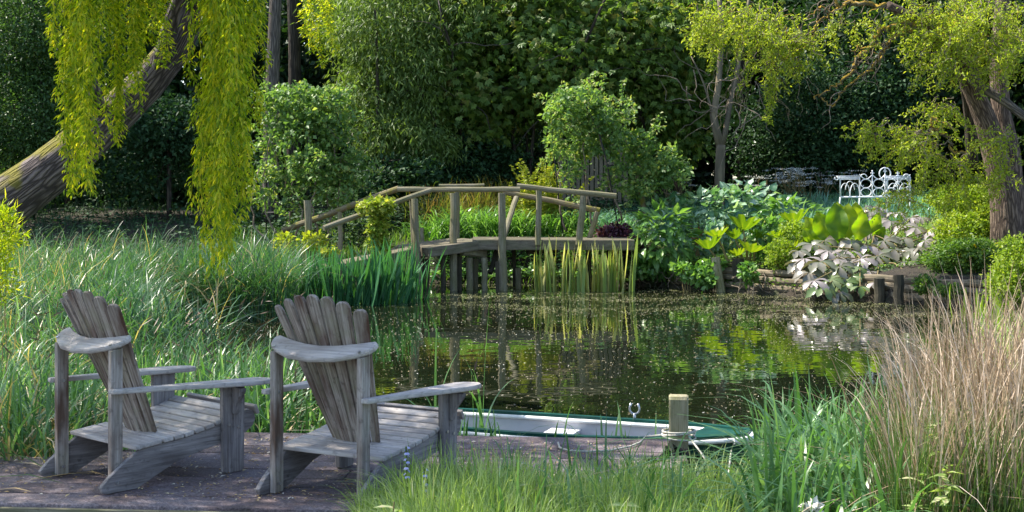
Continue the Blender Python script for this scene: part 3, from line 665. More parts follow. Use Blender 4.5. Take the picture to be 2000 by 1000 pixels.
# ------------------------------------------------------------------ log edging of the right bank
lg = thing('log_edging', 'stacked horizontal logs with short stakes holding the planted bank', 'log edging', (5, 22.7, 0))
lg_inv = Matrix.Translation((-5, -22.7, 0))
def lpart(name, a, b, r, mat='log', n=6, rough=.08): obj(name, pole(a, b, r, n=n, ns=10, rough=rough).mesh(name), M[mat], lg, lg_inv)
shore = [(2.95, 24.9), (3.7, 24.15), (4.55, 23.25), (5.4, 22.4), (6.3, 21.45), (7.1, 20.8), (7.95, 20.1)]
for i in range(len(shore) - 1):
    a2, b2 = np.array(shore[i]), np.array(shore[i + 1])
    for k, (z, r, back) in enumerate(((-.02, .075, 0.), (.115, .07, .03), (.245, .068, .06), (.365, .062, .09))):
        if k == 3 and i < 1: continue
        nrm = np.array([-(b2 - a2)[1], (b2 - a2)[0]]); nrm = nrm / np.linalg.norm(nrm); nrm = nrm if nrm[0] + nrm[1] > 0 else -nrm
        ja, jb = rng.uniform(-.06, .06, 2)
        lpart('log', (*(a2 + nrm * (back + ja * .4)), z + ja * .3), (*(b2 + nrm * (back + jb * .4)), z + jb * .3), r * rng.uniform(.9, 1.08), 'log' if k else 'pole_dark')
for (px, py, Y, zt, r, mt, dx) in ((1412, 0, 23.95, .62, .085, 'post', -.14), (1715, 0, 21.68, .40, .085, 'pole_dark', 0), (1753, 0, 21.35, .47, .085, 'pole_dark', 0), (1943, 0, 20.25, .62, .07, 'post', .0), (1438, 0, 23.95, .6, .10, 'pole_dark', .02), (1590, 0, 22.4, .3, .05, 'pole_dark', 0)):
    X = (px - 1000) / F * Y; lpart('stake', (X + .02, Y - .08, -.3), (X + dx, Y - .06, zt), r, mt)
# bare roots hanging to the water
for k in range(46):
    px = rng.choice([rng.uniform(1250, 1360), rng.uniform(1420, 1500), rng.uniform(1545, 1600)]); i = np.interp(px, [1200, 1300, 1500, 1750], [25.3, 24.7, 23.05, 21.3]); a = np.array([(px - 1000) / F * i, i, rng.uniform(.1, .4)])
    pts = [a]; d = np.array([rng.uniform(-.6, .6), -.5, -.6])
    for _ in range(6): d = unit(d + rng.normal(size=3) * .5 + [0, 0, -.15]); pts.append(pts[-1] + d * .07)
    obj('root', tube(pts, np.linspace(.009, .004, 7), 4, caps=False).mesh('root'), M['twig'] if k % 3 else M['pole_dark'], lg, lg_inv)

# ------------------------------------------------------------------ white iron bench
zb = ground(1690, 27.6)[2]
bn = thing('iron_bench', 'white ornate gothic iron bench on the far lawn under the curly willow', 'bench', (*P(1690, 0, 27.6)[:2], zb))
s_ = F / 27.6
def BP(px, py, dY): p3 = P(px, py, 27.6 + dY); return p3 - np.array(bn.location)
FL, FR, RL, RR = (1641, 0), (1733, .05), (1679, .5), (1778, .55)
def bt_(name, pts, r=.012, ns=6): return obj(name, tube(np.array(pts), r, ns).mesh(name, True), M['white_iron'], bn)
def lerp(a, b, t): return (a[0] + (b[0] - a[0]) * t, a[1] + (b[1] - a[1]) * t)
def Q(c, py): return BP(c[0], py, c[1])
ybot = HY + (H - zb) * s_ + 1
for c in (FL, FR, RL, RR):
    bt_('leg', [Q(c, ybot), Q((c[0] - 1, c[1]), 400), Q(c, 385)], .015)
bt_('seat_rail', [Q(FL, 385), Q(FR, 385)], .02); bt_('seat_rail', [Q(RL, 384), Q(RR, 384)], .015)
bt_('seat_rail', [Q(FL, 385), Q(RL, 384)], .015); bt_('seat_rail', [Q(FR, 385), Q(RR, 384)], .015)
for k in range(1, 9): bt_('seat_bar', [Q(lerp(FL, RL, k / 9), 384.6), Q(lerp(FR, RR, k / 9), 384.6)], .009, 5)
for a_, b_ in ((FL, RL), (FR, RR)):
    # rolled arm: front upright with scroll, two top rails and gothic arches
    bt_('arm_upright', [Q(a_, 385), Q(lerp(a_, b_, 0), 352), Q((a_[0] - 3, a_[1]), 348), Q((a_[0] - 6, a_[1]), 346)], .015)
    sc = [Q((a_[0] - 7 + 3.4 * math.cos(t), a_[1]), 348 + 3.4 * math.sin(t)) for t in np.linspace(-1.5, 3.6, 12)]; bt_('arm_scroll', sc, .012)
    for dy, dx in ((344.6, -7), (350.2, 0), (347.5, -2)): bt_('arm_rail', [Q((a_[0] + dx, a_[1]), dy), Q((b_[0] - 2 if dx else b_[0], b_[1]), dy - .6)], .013)
    for t0_, t1_ in ((0, .5), (.5, 1.0)):
        for u0, u1 in ((t0_, t1_),):
            w_ = [Q(lerp(a_, b_, t0_ + (t1_ - t0_) * (.5 - .5 * math.cos(t))), 384 - 26 * math.sin(t) ** .8) for t in np.linspace(0, math.pi, 11)]
            bt_('arm_arch', w_, .009)
    for u0, u1 in ((-.02, .25), (.25, .75), (.75, 1.02)):
        pass
    w_ = [Q(lerp(a_, b_, .25 + .5 * (.5 - .5 * math.cos(t))), 384 - 30 * math.sin(t) ** .7) for t in np.linspace(0, math.pi, 11)]; bt_('arm_arch', w_[1:-1], .009)
    bt_('arm_upright', [Q(b_, 385), Q(b_, 349), Q((b_[0] - 1, b_[1]), 345)], .014)
nb = 4
for k in range(nb):
    c0, c1 = lerp(RL, RR, k / nb), lerp(RL, RR, (k + 1) / nb)
    for yc, ry in ((358.5, 8.6), (375.3, 8.0)):
        cx = lerp(c0, c1, .5); rx = (c1[0] - c0[0]) * .42
        bt_('back_ring', [Q((cx[0] + rx * math.cos(t), cx[1] + .03 * math.cos(t)), yc + ry * math.sin(t)) for t in np.linspace(0, 2 * math.pi, 17)], .010)
    if k:
        top = 336 if k != 2 else 332
        bt_('back_spindle', [Q(c0, 384), Q(c0, 368), Q(c0, top)], .011)
        for s2 in (-1, 1):
            bt_('finial', [Q((c0[0] + s2 * a_x, c0[1]), top + a_y) for a_x, a_y in ((0, 6), (1.2, 2), (2.8, 1), (3, 3.5))], .008)
        bt_('finial', [Q(c0, top + 1), Q(c0, top - 3.5)], .014)
    # swept top line
    for e, s2 in ((c0, 1), (c1, -1)):
        pts = [Q((e[0] + s2 * (c1[0] - c0[0]) * .5 * t, e[1]), 341 + 8.8 * math.sin(t * math.pi / 2)) for t in np.linspace(0, 1, 7)]; bt_('back_crest', pts, .010)
cx = lerp(RL, RR, .5)
bt_('back_hoop', [Q((cx[0] + 11 * math.cos(t), cx[1]), 339 - 11.5 * math.sin(t)) for t in np.linspace(-.75, math.pi + .75, 19)], .013)
for cxx in (lerp(RL, RR, .08), lerp(RL, RR, .92)): bt_('back_hoop', [Q((cxx[0] + 6 * math.cos(t), cxx[1]), 346 - 6 * math.sin(t)) for t in np.linspace(0, math.pi, 10)], .010)

# ------------------------------------------------------------------ paling gate in the shade
fg = thing('paling_gate', 'weathered grey paling gate in shade behind the right rose arch', 'gate', (*P(1165, 0, 31)[:2], ground(1165, 31)[2]))
fz = fg.location.z; fi = Matrix.Translation(-Vector(fg.location))
for k, px in enumerate(range(1102, 1216, 9)):
    a = P(px, 0, 31); top = P(px, 283 + (3 if k % 2 else 0) + abs(px - 1160) * .18, 31)[2]
    obj('paling', slab([(0, -.042), (top - fz, -.042), (top - fz + .03, 0), (top - fz, .042), (0, .042)], .02, (a[0], 31, fz), (0, 0, 1), (1, 0, 0), (0, 1, 0)).mesh('paling'), M['fence'], fg, fi)
for py in (300, 345): obj('gate_rail', box((P(1158, 0, 31)[0], 31.04, P(0, py, 31)[2]), (1.4, .03, .08)).mesh('gate_rail'), M['fence'], fg, fi)
a, b_ = P(1180, 342, 31.035), P(1212, 302, 31.035); obj('gate_brace', box((a + b_) / 2, (np.linalg.norm(b_ - a), .025, .07), R=np.column_stack([unit(b_ - a), [0, 1, 0], np.cross(unit(b_ - a), [0, 1, 0])])).mesh('gate_brace'), M['fence'], fg, fi)
for px in (1096, 1222): obj('gate_post', pole((P(px, 0, 31.05)[0], 31.05, fz - .1), (P(px, 0, 31.05)[0], 31.05, P(0, 270, 31)[2]), .06).mesh('gate_post'), M['fence'], fg, fi)

# ------------------------------------------------------------------ leaf materials
LM = {}
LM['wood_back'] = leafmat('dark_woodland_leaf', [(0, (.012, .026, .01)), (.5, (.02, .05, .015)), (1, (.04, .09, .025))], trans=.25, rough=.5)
LM['bush_left'] = leafmat('small_bush_leaf', [(0, (.03, .06, .015)), (.5, (.05, .11, .03)), (1, (.1, .18, .05))], trans=.35)
LM['sycamore'] = leafmat('lobed_tree_leaf', [(0, (.05, .1, .018)), (.45, (.1, .18, .035)), (.8, (.18, .26, .05)), (1, (.3, .28, .08))], trans=.4, rough=.45)
LM['pale_tree'] = leafmat('drooping_tree_leaf', [(0, (.06, .1, .022)), (.5, (.13, .2, .045)), (1, (.24, .32, .09))], trans=.42)
LM['rose'] = leafmat('climbing_rose_leaf', [(0, (.05, .11, .03)), (.5, (.13, .23, .07)), (.85, (.24, .35, .11)), (1, (.4, .42, .13))], trans=.4, rough=.45, spec=.35)
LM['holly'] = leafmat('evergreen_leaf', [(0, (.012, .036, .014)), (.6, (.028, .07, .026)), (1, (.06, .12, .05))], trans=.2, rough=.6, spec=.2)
LM['curly'] = leafmat('curly_willow_leaf', [(0, (.17, .25, .025)), (.5, (.31, .4, .04)), (1, (.48, .52, .07))], trans=.5, tcol=(1.4, 1.4, .5))
LM['willow'] = leafmat('weeping_willow_leaf', [(0, (.07, .15, .012)), (.4, (.26, .38, .025)), (.8, (.46, .52, .04)), (1, (.6, .58, .06))], trans=.6, tcol=(1.6, 1.5, .35), rough=.4)
LM['euph'] = leafmat('yellow_green_bract', [(0, (.07, .14, .012)), (.5, (.19, .28, .03)), (1, (.38, .43, .05))], trans=.45)
LM['goldivy'] = leafmat('variegated_ivy', [(0, (.06, .13, .02)), (.5, (.2, .28, .03)), (1, (.5, .48, .1))], trans=.35)

def limb(pts, r0, r1, name, parent, mat, inv, ns=7, rough=.05, wob=.0):
    pts = np.asarray(pts, float)
    if len(pts) < 6:
        t = np.linspace(0, 1, len(pts)); tt = np.linspace(0, 1, 9); pts = np.stack([np.interp(tt, t, pts[:, i]) for i in range(3)], 1)
        k = np.ones(3) / 3
        for _ in range(2): pts[1:-1] = (pts[:-2] + pts[1:-1] * 2 + pts[2:]) / 4
    if wob: pts[1:] += rng.normal(size=(len(pts) - 1, 3)) * wob
    return obj(name, tube(pts, np.linspace(r0, r1, len(pts)), ns, rough=rough).mesh(name, True), mat, parent, inv)

def tree(name, label, cat, base, trunk, r0, r1, barkm, blobs, lmat, L_, W_, seed, palm=0, nbr=7, group=None, droop=.3, out=.5, updir=.8, extra=None, br_r=.05, vmix=.55):
    rg = np.random.default_rng(seed); t = thing(name, label, cat, base, 0, group); inv = Matrix.Translation(-Vector(t.location))
    if palm: blobs = [(*b[:6], int(b[6] * 1.5), 7, b[8]) for b in blobs]
    if trunk is not None: limb(trunk, r0, r1, 'trunk', t, barkm, inv, 9, .08)
    if trunk is not None and nbr:
        tr = np.asarray(trunk, float)
        for k in range(nbr):
            bb = blobs[rg.integers(len(blobs))]; c = P(bb[0] + rg.uniform(-.6, .6) * bb[3], bb[1] + rg.uniform(-.6, .6) * bb[4], bb[2] + rg.uniform(-.6, .6) * bb[5])
            q_ = tr[-1] * (1 - (f_ := rg.uniform(0, .55))) + tr[max(0, len(tr) - 2)] * f_
            mid = (q_ + c) / 2 + np.array([0, 0, .35]) + rg.normal(size=3) * .15
            limb([q_, mid, c], br_r, br_r * .25, 'branch', t, barkm, inv, 5, .05, .03)
    V, Fc, A = foliage(blobs, L_, W_, rg, droop=droop, out=out, palm=palm, updir=updir, vmix=vmix)
    obj('crown', mesh_from('crown', V, Fc, A), lmat, t, inv)
    return t

# ------------------------------------------------------------------ trees behind the pond
# broad lobed-leaf tree in the middle, pale drooping tree left of it
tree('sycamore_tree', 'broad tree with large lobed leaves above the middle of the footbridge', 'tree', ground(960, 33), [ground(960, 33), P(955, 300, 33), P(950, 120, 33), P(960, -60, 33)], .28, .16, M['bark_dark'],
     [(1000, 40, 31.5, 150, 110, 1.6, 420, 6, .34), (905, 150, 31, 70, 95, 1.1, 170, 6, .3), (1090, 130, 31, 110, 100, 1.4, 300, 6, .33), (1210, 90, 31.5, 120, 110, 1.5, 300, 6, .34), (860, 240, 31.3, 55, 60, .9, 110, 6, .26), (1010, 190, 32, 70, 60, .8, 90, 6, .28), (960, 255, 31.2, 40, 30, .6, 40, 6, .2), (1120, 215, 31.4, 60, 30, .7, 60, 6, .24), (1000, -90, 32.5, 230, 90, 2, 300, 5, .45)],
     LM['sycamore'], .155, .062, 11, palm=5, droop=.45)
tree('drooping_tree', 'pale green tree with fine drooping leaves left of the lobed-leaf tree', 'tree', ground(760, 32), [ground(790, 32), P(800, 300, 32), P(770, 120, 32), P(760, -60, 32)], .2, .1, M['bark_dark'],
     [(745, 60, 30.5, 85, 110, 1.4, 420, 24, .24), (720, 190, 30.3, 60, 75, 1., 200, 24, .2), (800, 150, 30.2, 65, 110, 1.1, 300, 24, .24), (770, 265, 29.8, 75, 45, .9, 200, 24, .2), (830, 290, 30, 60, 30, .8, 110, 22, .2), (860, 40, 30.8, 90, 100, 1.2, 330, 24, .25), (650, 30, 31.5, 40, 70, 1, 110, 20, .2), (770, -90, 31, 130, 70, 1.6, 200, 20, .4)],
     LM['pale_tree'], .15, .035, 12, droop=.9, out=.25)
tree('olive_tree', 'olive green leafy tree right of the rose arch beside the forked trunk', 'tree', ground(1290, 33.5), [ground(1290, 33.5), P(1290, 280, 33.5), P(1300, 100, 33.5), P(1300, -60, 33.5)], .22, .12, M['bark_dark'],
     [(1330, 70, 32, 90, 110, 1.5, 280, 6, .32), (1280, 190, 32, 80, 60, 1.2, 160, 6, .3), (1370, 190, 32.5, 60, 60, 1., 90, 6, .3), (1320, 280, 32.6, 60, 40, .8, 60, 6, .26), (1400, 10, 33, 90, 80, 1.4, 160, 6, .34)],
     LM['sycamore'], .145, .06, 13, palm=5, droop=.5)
for lab, pts in (('dark arching limb showing through the lobed-leaf crown, upper left', [(900, 330, 31.4), (905, 200, 30.4), (880, 90, 29.8), (850, -20, 29.6)]), ('dark arching limb showing through the lobed-leaf crown, upper right', [(1075, 330, 31.6), (1090, 220, 30.6), (1130, 110, 30), (1190, -20, 29.8)]), ('dark limb leaning left inside the olive green tree', [(1270, 340, 32.4), (1255, 230, 31.4), (1235, 120, 30.8), (1205, -20, 30.6)])):
    b0 = ground(pts[0][0], pts[0][2]); t = thing('arching_stem', lab, 'tree', b0, 0, 'arching stems in the middle trees'); inv = Matrix.Translation(-Vector(t.location))
    limb([b0] + [P(*q_) for q_ in pts], .07, .025, 'trunk', t, M['bark_dark'], inv, 7, .05)
    for k in range(7):
        a = P(*pts[1 + k % 3]); q_ = [a]; d = unit(np.array([rng.uniform(-1, 1), -.2, rng.uniform(-.2, .9)]))
        for _ in range(9): d = unit(d + rng.normal(size=3) * .25 - [0, 0, .07]); q_.append(q_[-1] + d * .16)
        limb(q_, .018, .005, 'branch', t, M['bark2'], inv, 4)
# dark shrubs filling the shade below
for k, (lab, bl, sd_) in enumerate((('dark evergreen shrub in the shade under the lobed-leaf tree', [(905, 320, 31, 60, 55, .9, 150, 24, .22), (965, 330, 31.5, 60, 50, .8, 120, 24, .22)], 21),
                                  ('dark leafy shrub behind the mossy handrail of the footbridge', [(740, 350, 29, 70, 28, .7, 120, 20, .2), (800, 345, 29, 50, 28, .7, 80, 20, .2), (690, 375, 28, 45, 25, .6, 60, 20, .2)], 22),
                                  ('dark evergreen shrub below the leaning willow trunk', [(330, 250, 30, 70, 60, 1., 200, 22, .22), (270, 330, 30.5, 90, 60, 1., 120, 20, .24), (430, 330, 31, 90, 70, 1., 110, 20, .26)], 23),
                                  ('tall ivy-covered dark shrub behind the white bench', [(1600, 230, 34, 110, 120, 1.2, 520, 22, .3), (1710, 240, 34.5, 90, 120, 1.2, 340, 22, .3), (1500, 280, 35, 80, 80, 1, 200, 20, .3)], 24),
                                  ('dark shade shrub right of the footbridge behind the arch', [(1040, 300, 32.5, 60, 60, .8, 60, 18, .3), (1230, 320, 32, 60, 40, .8, 60, 18, .25)], 25))):
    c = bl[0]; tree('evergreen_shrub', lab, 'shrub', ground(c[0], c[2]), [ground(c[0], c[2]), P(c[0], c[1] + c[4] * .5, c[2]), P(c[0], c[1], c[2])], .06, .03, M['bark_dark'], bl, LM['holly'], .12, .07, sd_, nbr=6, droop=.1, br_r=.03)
# light small-leaved thicket at the far left
tree('leafy_thicket', 'tall small-leaved thicket at the left picture edge behind the leaning trunk', 'shrub', ground(60, 30), [ground(60, 30), P(50, 250, 30), P(70, 60, 30), P(60, -40, 30)], .1, .05, M['bark_dark'],
     [(60, 60, 29.5, 90, 110, 1.2, 620, 26, .26), (40, 230, 29, 90, 90, 1.1, 420, 26, .24), (110, 160, 30, 50, 100, .9, 220, 24, .24), (60, 350, 29.5, 80, 50, .8, 120, 22, .2), (160, 40, 31, 80, 90, 1, 160, 22, .28), (200, 190, 31.5, 60, 80, .8, 80, 20, .24)], LM['bush_left'], .085, .045, 31, nbr=10, br_r=.035)
# thin trunks in the wood
def bare(label, pts, r0, r1, mat, cat='tree', name='bare_trunk', group='tree trunks in the shade'):
    b0 = np.asarray(pts[0]); t = thing(name, label, cat, b0, 0, group); inv = Matrix.Translation(-Vector(t.location)); limb(pts, r0, r1, 'trunk', t, mat, inv, 9, .06); return t, inv
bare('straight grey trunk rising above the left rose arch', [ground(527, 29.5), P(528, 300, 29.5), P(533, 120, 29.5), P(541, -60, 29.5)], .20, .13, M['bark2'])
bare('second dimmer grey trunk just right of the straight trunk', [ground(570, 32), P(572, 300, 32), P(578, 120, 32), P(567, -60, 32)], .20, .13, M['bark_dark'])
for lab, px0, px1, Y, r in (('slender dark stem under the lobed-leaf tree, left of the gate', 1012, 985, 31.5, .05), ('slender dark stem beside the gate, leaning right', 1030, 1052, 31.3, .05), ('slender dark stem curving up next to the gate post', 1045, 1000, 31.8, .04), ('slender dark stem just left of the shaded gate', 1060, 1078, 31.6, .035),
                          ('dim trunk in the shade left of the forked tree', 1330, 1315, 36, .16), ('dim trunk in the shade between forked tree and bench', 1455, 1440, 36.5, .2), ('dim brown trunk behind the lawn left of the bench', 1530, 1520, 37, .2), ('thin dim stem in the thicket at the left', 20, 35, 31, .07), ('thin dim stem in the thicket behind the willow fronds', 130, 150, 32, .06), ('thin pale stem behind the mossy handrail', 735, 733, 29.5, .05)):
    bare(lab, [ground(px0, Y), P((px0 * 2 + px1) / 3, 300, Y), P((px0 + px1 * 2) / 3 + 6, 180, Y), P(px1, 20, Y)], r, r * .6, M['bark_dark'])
# forked smooth-barked tree
t, inv = bare('smooth grey forked tree standing left of the lawn', [ground(1404, 30), P(1406, 320, 30), P(1408, 283, 30)], .125, .11, M['bark_smooth'], name='forked_tree')
limb([P(1408, 290, 30), P(1398, 250, 30), P(1393, 225, 30), P(1403, 170, 30), P(1410, 60, 30), P(1402, -40, 30)], .10, .05, 'limb', t, M['bark_smooth'], inv, 8)
limb([P(1409, 288, 30), P(1418, 250, 30.1), P(1426, 200, 30.2), P(1440, 140, 30.3), P(1452, 60, 30.4), P(1470, -40, 30.4)], .075, .035, 'limb', t, M['bark_smooth'], inv, 8)
limb([P(1396, 235, 30), P(1385, 200, 30), P(1375, 160, 30), P(1350, 110, 30)], .04, .015, 'limb', t, M['bark_smooth'], inv, 6)
for k in range(16):
    a = P(rng.uniform(1340, 1500), rng.uniform(120, 230), 30 + rng.uniform(-.5, .5)); pts = [a]; d = unit(np.array([rng.uniform(-1, 1), 0, rng.uniform(-.4, .1)]))
    for _ in range(12): d = unit(d + rng.normal(size=3) * .35 + [0, 0, -.05]); pts.append(pts[-1] + d * .13)
    limb(pts, .013, .004, 'twig', t, M['twig'], inv, 4)

# woodland further back: each tree with its own crown and trunk, crowns share a few meshes
wood_meshes = []
for k in range(4):
    rg = np.random.default_rng(50 + k); bl = []
    for _ in range(9):
        a = rg.uniform(0, 6.28); bl.append((rg.uniform(-1, 1) * 2.2, rg.uniform(-1, 1) * 1.6, rg.uniform(-3.4, 3.4)))
    pp = []; oo = []; cc = []
    for (x, y, z) in bl:
        nc, nl = 95, 14; u = unit(rg.normal(size=(nc, 3))); c = np.array([x, y, z]) + u * np.array([1.7, 1.4, 1.5]) * (.5 + .5 * rg.random((nc, 1)))
        pp.append((c[:, None] + rg.normal(size=(nc, nl, 3)) * .28).reshape(-1, 3)); oo.append(np.repeat(u, nl, 0)); cc.append(np.repeat(rg.random(nc), nl))
    pp, oo, cc = map(np.concatenate, (pp, oo, cc)); n = len(pp)
    v_, f_, a_ = leaves(pp, oo * .5 + unit(rg.normal(size=(n, 3))) + [0, 0, -.3], unit(rg.normal(size=(n, 3)) * .6 + [0, 0, .8]), .17 + .12 * rg.random(n), .1 + .05 * rg.random(n), cc * .6 + rg.random(n) * .4)
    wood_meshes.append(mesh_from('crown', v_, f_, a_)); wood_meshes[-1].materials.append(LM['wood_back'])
wtr = tube([(0, 0, 0), (.1, 0, 2), (-.1, .1, 4), (0, 0, 8.5)], [.22, .19, .16, .08], 8, rough=.08).mesh('trunk', True); wtr.materials.append(M['bark_dark'])
spots = []
for row, (Y, n, x0_, x1_, zc) in enumerate(((39.5, 10, -20, 20, 5.0), (43, 11, -24, 23, 6.6), (47.5, 11, -27, 27, 8.6), (37.5, 5, -19, -6, 4.0), (37.5, 4, 8, 18, 3.2), (27, 3, -24, -15, 4.5), (33, 2, -21, -15, 4.2), (28, 2, 15, 19, 4.5), (33, 2, 15, 20, 4.6))):
    for k in range(n): spots.append((x0_ + (x1_ - x0_) * (k + .5) / n + rng.uniform(-.7, .7), Y + rng.uniform(-1, 1), zc + rng.uniform(-.6, .6), rng.integers(4), rng.uniform(0, 6.28), rng.uniform(.9, 1.2)))
for k, (x, y, zc, mi, a, sc) in enumerate(spots):
    gz = float(hgt(np.array([x]), np.array([y]))[0]); t = thing('woodland_tree', 'dark tree in the shaded woodland behind the garden', 'tree', (x, y, gz), 0, 'woodland trees behind the garden')
    obj('trunk', wtr, None, t); obj('crown', wood_meshes[mi], None, t, Matrix.Translation((0, 0, zc - gz + .6)) @ Matrix.Rotation(a, 4, 'Z') @ Matrix.Diagonal((sc, sc, sc * (zc / 5.2) if zc > 5 else sc, 1)))

# ------------------------------------------------------------------ rose arches
def rose_arch(label, hoops, links, blobs, seed, canes):
    X, Y = hoops[0][0][0], hoops[0][0][2]; t = thing('rose_arch', label, 'rose arch', ground(X, Y), 0); inv = Matrix.Translation(-Vector(t.location))
    for hp in hoops:
        pts = [P(*q_) for q_ in hp]; pts[0][2] = min(pts[0][2], 3); obj('hoop', tube(pts, .014, 6).mesh('hoop', True), M['black_iron'], t, inv)
    for a, b_ in links: obj('crossbar', tube([P(*a), P(*b_)], .010, 5).mesh('crossbar'), M['black_iron'], t, inv)
    rg = np.random.default_rng(seed)
    for cn in canes:
        pts = np.array([P(*q_) for q_ in cn]); tt = np.linspace(0, 1, 12); t0_ = np.linspace(0, 1, len(pts)); pts = np.stack([np.interp(tt, t0_, pts[:, i]) for i in range(3)], 1); pts[1:-1] += rg.normal(size=(10, 3)) * .03
        obj('cane', tube(pts, np.linspace(.022, .01, 12), 5).mesh('cane', True), M['twig'], t, inv)
    pts_ = []
    for bb in blobs:
        for _ in range(4 + bb[3] // 9):
            a_ = P(bb[0] + rg.uniform(-1, 1) * bb[3], bb[1] + rg.uniform(-1, .7) * bb[4], bb[2] + rg.uniform(-.4, .4)); d = unit([rg.uniform(-1, 1), rg.uniform(-.7, .3), rg.uniform(-.3, 1.1)]); q_ = [a_]
            for _k in range(rg.integers(4, 9)): d = unit(d + rg.normal(size=3) * .3 - [0, 0, .12]); q_.append(q_[-1] + d * .07)
            obj('cane', tube(q_, np.linspace(.006, .002, len(q_)), 4, caps=False).mesh('cane', True), M['twig'], t, inv); pts_ += q_[1:]
    pts_ = np.repeat(np.array(pts_), 5, 0) + rg.normal(size=(len(pts_) * 5, 3)) * .03; n = len(pts_)
    blobs = [(b[0], b[1], b[2], b[3] * 1.06, b[4] * 1.06, b[5], int(b[6] * .6), 11, b[8] * .6) for b in blobs]
    V, Fc, A = merge([foliage(blobs, .105, .07, rg, droop=.25, out=.5, vmix=.5), leaves(pts_, unit(rg.normal(size=(n, 3))), rg.normal(size=(n, 3)) * .5 + [0, 0, .8], .06 + .04 * rg.random(n), .05, .3 + .7 * rg.random(n))]); Fc = Fc[0]; obj('foliage', mesh_from('foliage', V, Fc, A), LM['rose'], t, inv)
rose_arch('dense climbing rose over a metal arch left of the footbridge',
    [[(607, 470, 25.5), (607, 360, 25.5), (600, 250, 25.5), (620, 205, 25.5), (655, 210, 25.5), (672, 270, 25.5), (672, 470, 25.5)], [(520, 470, 26.5), (520, 300, 26.5), (530, 220, 26.5), (560, 190, 26.5), (590, 215, 26.5), (600, 300, 26.5), (600, 470, 26.5)]],
    [((560, 405, 25.5), (680, 405, 25.5)), ((607, 395, 25.5), (672, 396, 25.5)), ((520, 415, 26.5), (607, 413, 25.5)), ((607, 330, 25.5), (672, 330, 25.5))],
    [(590, 190, 25.6, 80, 22, .7, 130, 26, .12), (555, 215, 26, 45, 38, .6, 110, 26, .12), (640, 215, 25.4, 45, 40, .6, 120, 26, .12), (600, 262, 25.5, 55, 50, .6, 150, 26, .13), (660, 300, 25.3, 35, 55, .45, 100, 24, .12), (620, 330, 25.3, 50, 40, .5, 90, 24, .12),
     (525, 290, 26, 18, 50, .4, 36, 20, .12), (515, 360, 25.8, 22, 40, .4, 26, 18, .12), (560, 385, 25.6, 46, 24, .4, 22, 18, .12), (655, 370, 25.2, 36, 40, .4, 55, 22, .12), (575, 340, 25.8, 35, 40, .4, 40, 20, .12), (690, 330, 25.3, 18, 35, .3, 26, 20, .1)], 61,
    [[(560, 470, 26), (575, 400, 26), (540, 330, 26), (535, 250, 26), (560, 210, 26)], [(545, 470, 25.6), (520, 420, 25.6), (510, 350, 25.6), (530, 260, 25.6)], [(640, 470, 25.3), (640, 380, 25.3), (655, 300, 25.3), (640, 230, 25.3)], [(665, 470, 25.2), (662, 380, 25.2), (670, 300, 25.2)],
     [(575, 470, 25.4), (590, 420, 25.4), (570, 360, 25.4), (600, 300, 25.4)], [(530, 480, 25), (500, 440, 25), (490, 400, 25), (505, 330, 25.2)], [(620, 460, 25.2), (610, 400, 25.2), (625, 330, 25.2), (600, 260, 25.3)]])
rose_arch('open climbing rose over a black metal arch right of the footbridge',
    [[(1099, 455, 25.6), (1085, 332, 25.6), (1078, 266, 25.6), (1086, 218, 25.6), (1108, 195, 25.6), (1140, 200, 25.6), (1168, 250, 25.6), (1186, 320, 25.6), (1209, 455, 25.6)],
     [(1149, 440, 26.9), (1140, 330, 26.9), (1134, 250, 26.9), (1150, 205, 26.9), (1180, 195, 26.9), (1210, 230, 26.9), (1232, 300, 26.9), (1262, 440, 26.9)]],
    [((1086, 326, 25.6), (1140, 327, 26.9)), ((1082, 247, 25.6), (1136, 247, 26.9)), ((1099, 407, 25.6), (1149, 408, 26.9)), ((1205, 415, 25.6), (1262, 408, 26.9)), ((1187, 324, 25.6), (1236, 318, 26.9))],
    [(1125, 198, 25.8, 48, 20, .6, 95, 24, .11), (1160, 225, 25.9, 42, 26, .5, 85, 24, .11), (1092, 225, 25.6, 26, 28, .4, 50, 20, .11), (1180, 270, 25.9, 30, 36, .45, 75, 22, .11), (1225, 285, 26.2, 48, 32, .5, 95, 22, .12), (1275, 310, 26.2, 46, 36, .5, 100, 22, .12), (1305, 335, 26, 34, 30, .4, 60, 20, .12),
     (1080, 275, 25.6, 22, 30, .35, 36, 18, .1), (1110, 300, 26, 26, 40, .4, 32, 16, .11), (1140, 280, 26.5, 26, 44, .4, 34, 16, .11), (1210, 350, 25.8, 30, 30, .4, 36, 18, .11), (1260, 365, 26, 40, 22, .4, 36, 18, .11), (1150, 180, 26.2, 22, 14, .3, 16, 14, .1), (1215, 215, 26.4, 26, 18, .3, 18, 14, .1), (1120, 360, 25.7, 20, 40, .3, 14, 12, .12)], 62,
    [[(1130, 450, 26), (1150, 380, 26), (1130, 300, 26.2), (1140, 230, 26.2)], [(1160, 450, 25.8), (1145, 370, 25.8), (1140, 300, 25.8), (1160, 230, 25.8)], [(1215, 430, 25.8), (1190, 350, 25.8), (1180, 290, 25.8), (1165, 240, 25.8)], [(1290, 420, 26.2), (1270, 360, 26.2), (1240, 310, 26.2), (1220, 270, 26.2)],
     [(1330, 405, 26.4), (1300, 370, 26.4), (1270, 330, 26.4)], [(1105, 450, 25.6), (1090, 380, 25.6), (1096, 300, 25.6)]])
tag(obj('mossy_stake', pole(P(1262, 425, 26), P(1240, 330, 26), .055, .045).mesh('mossy_stake'), M['pole_moss']), 'mossy slanting timber stake propping the right rose arch', 'stake')

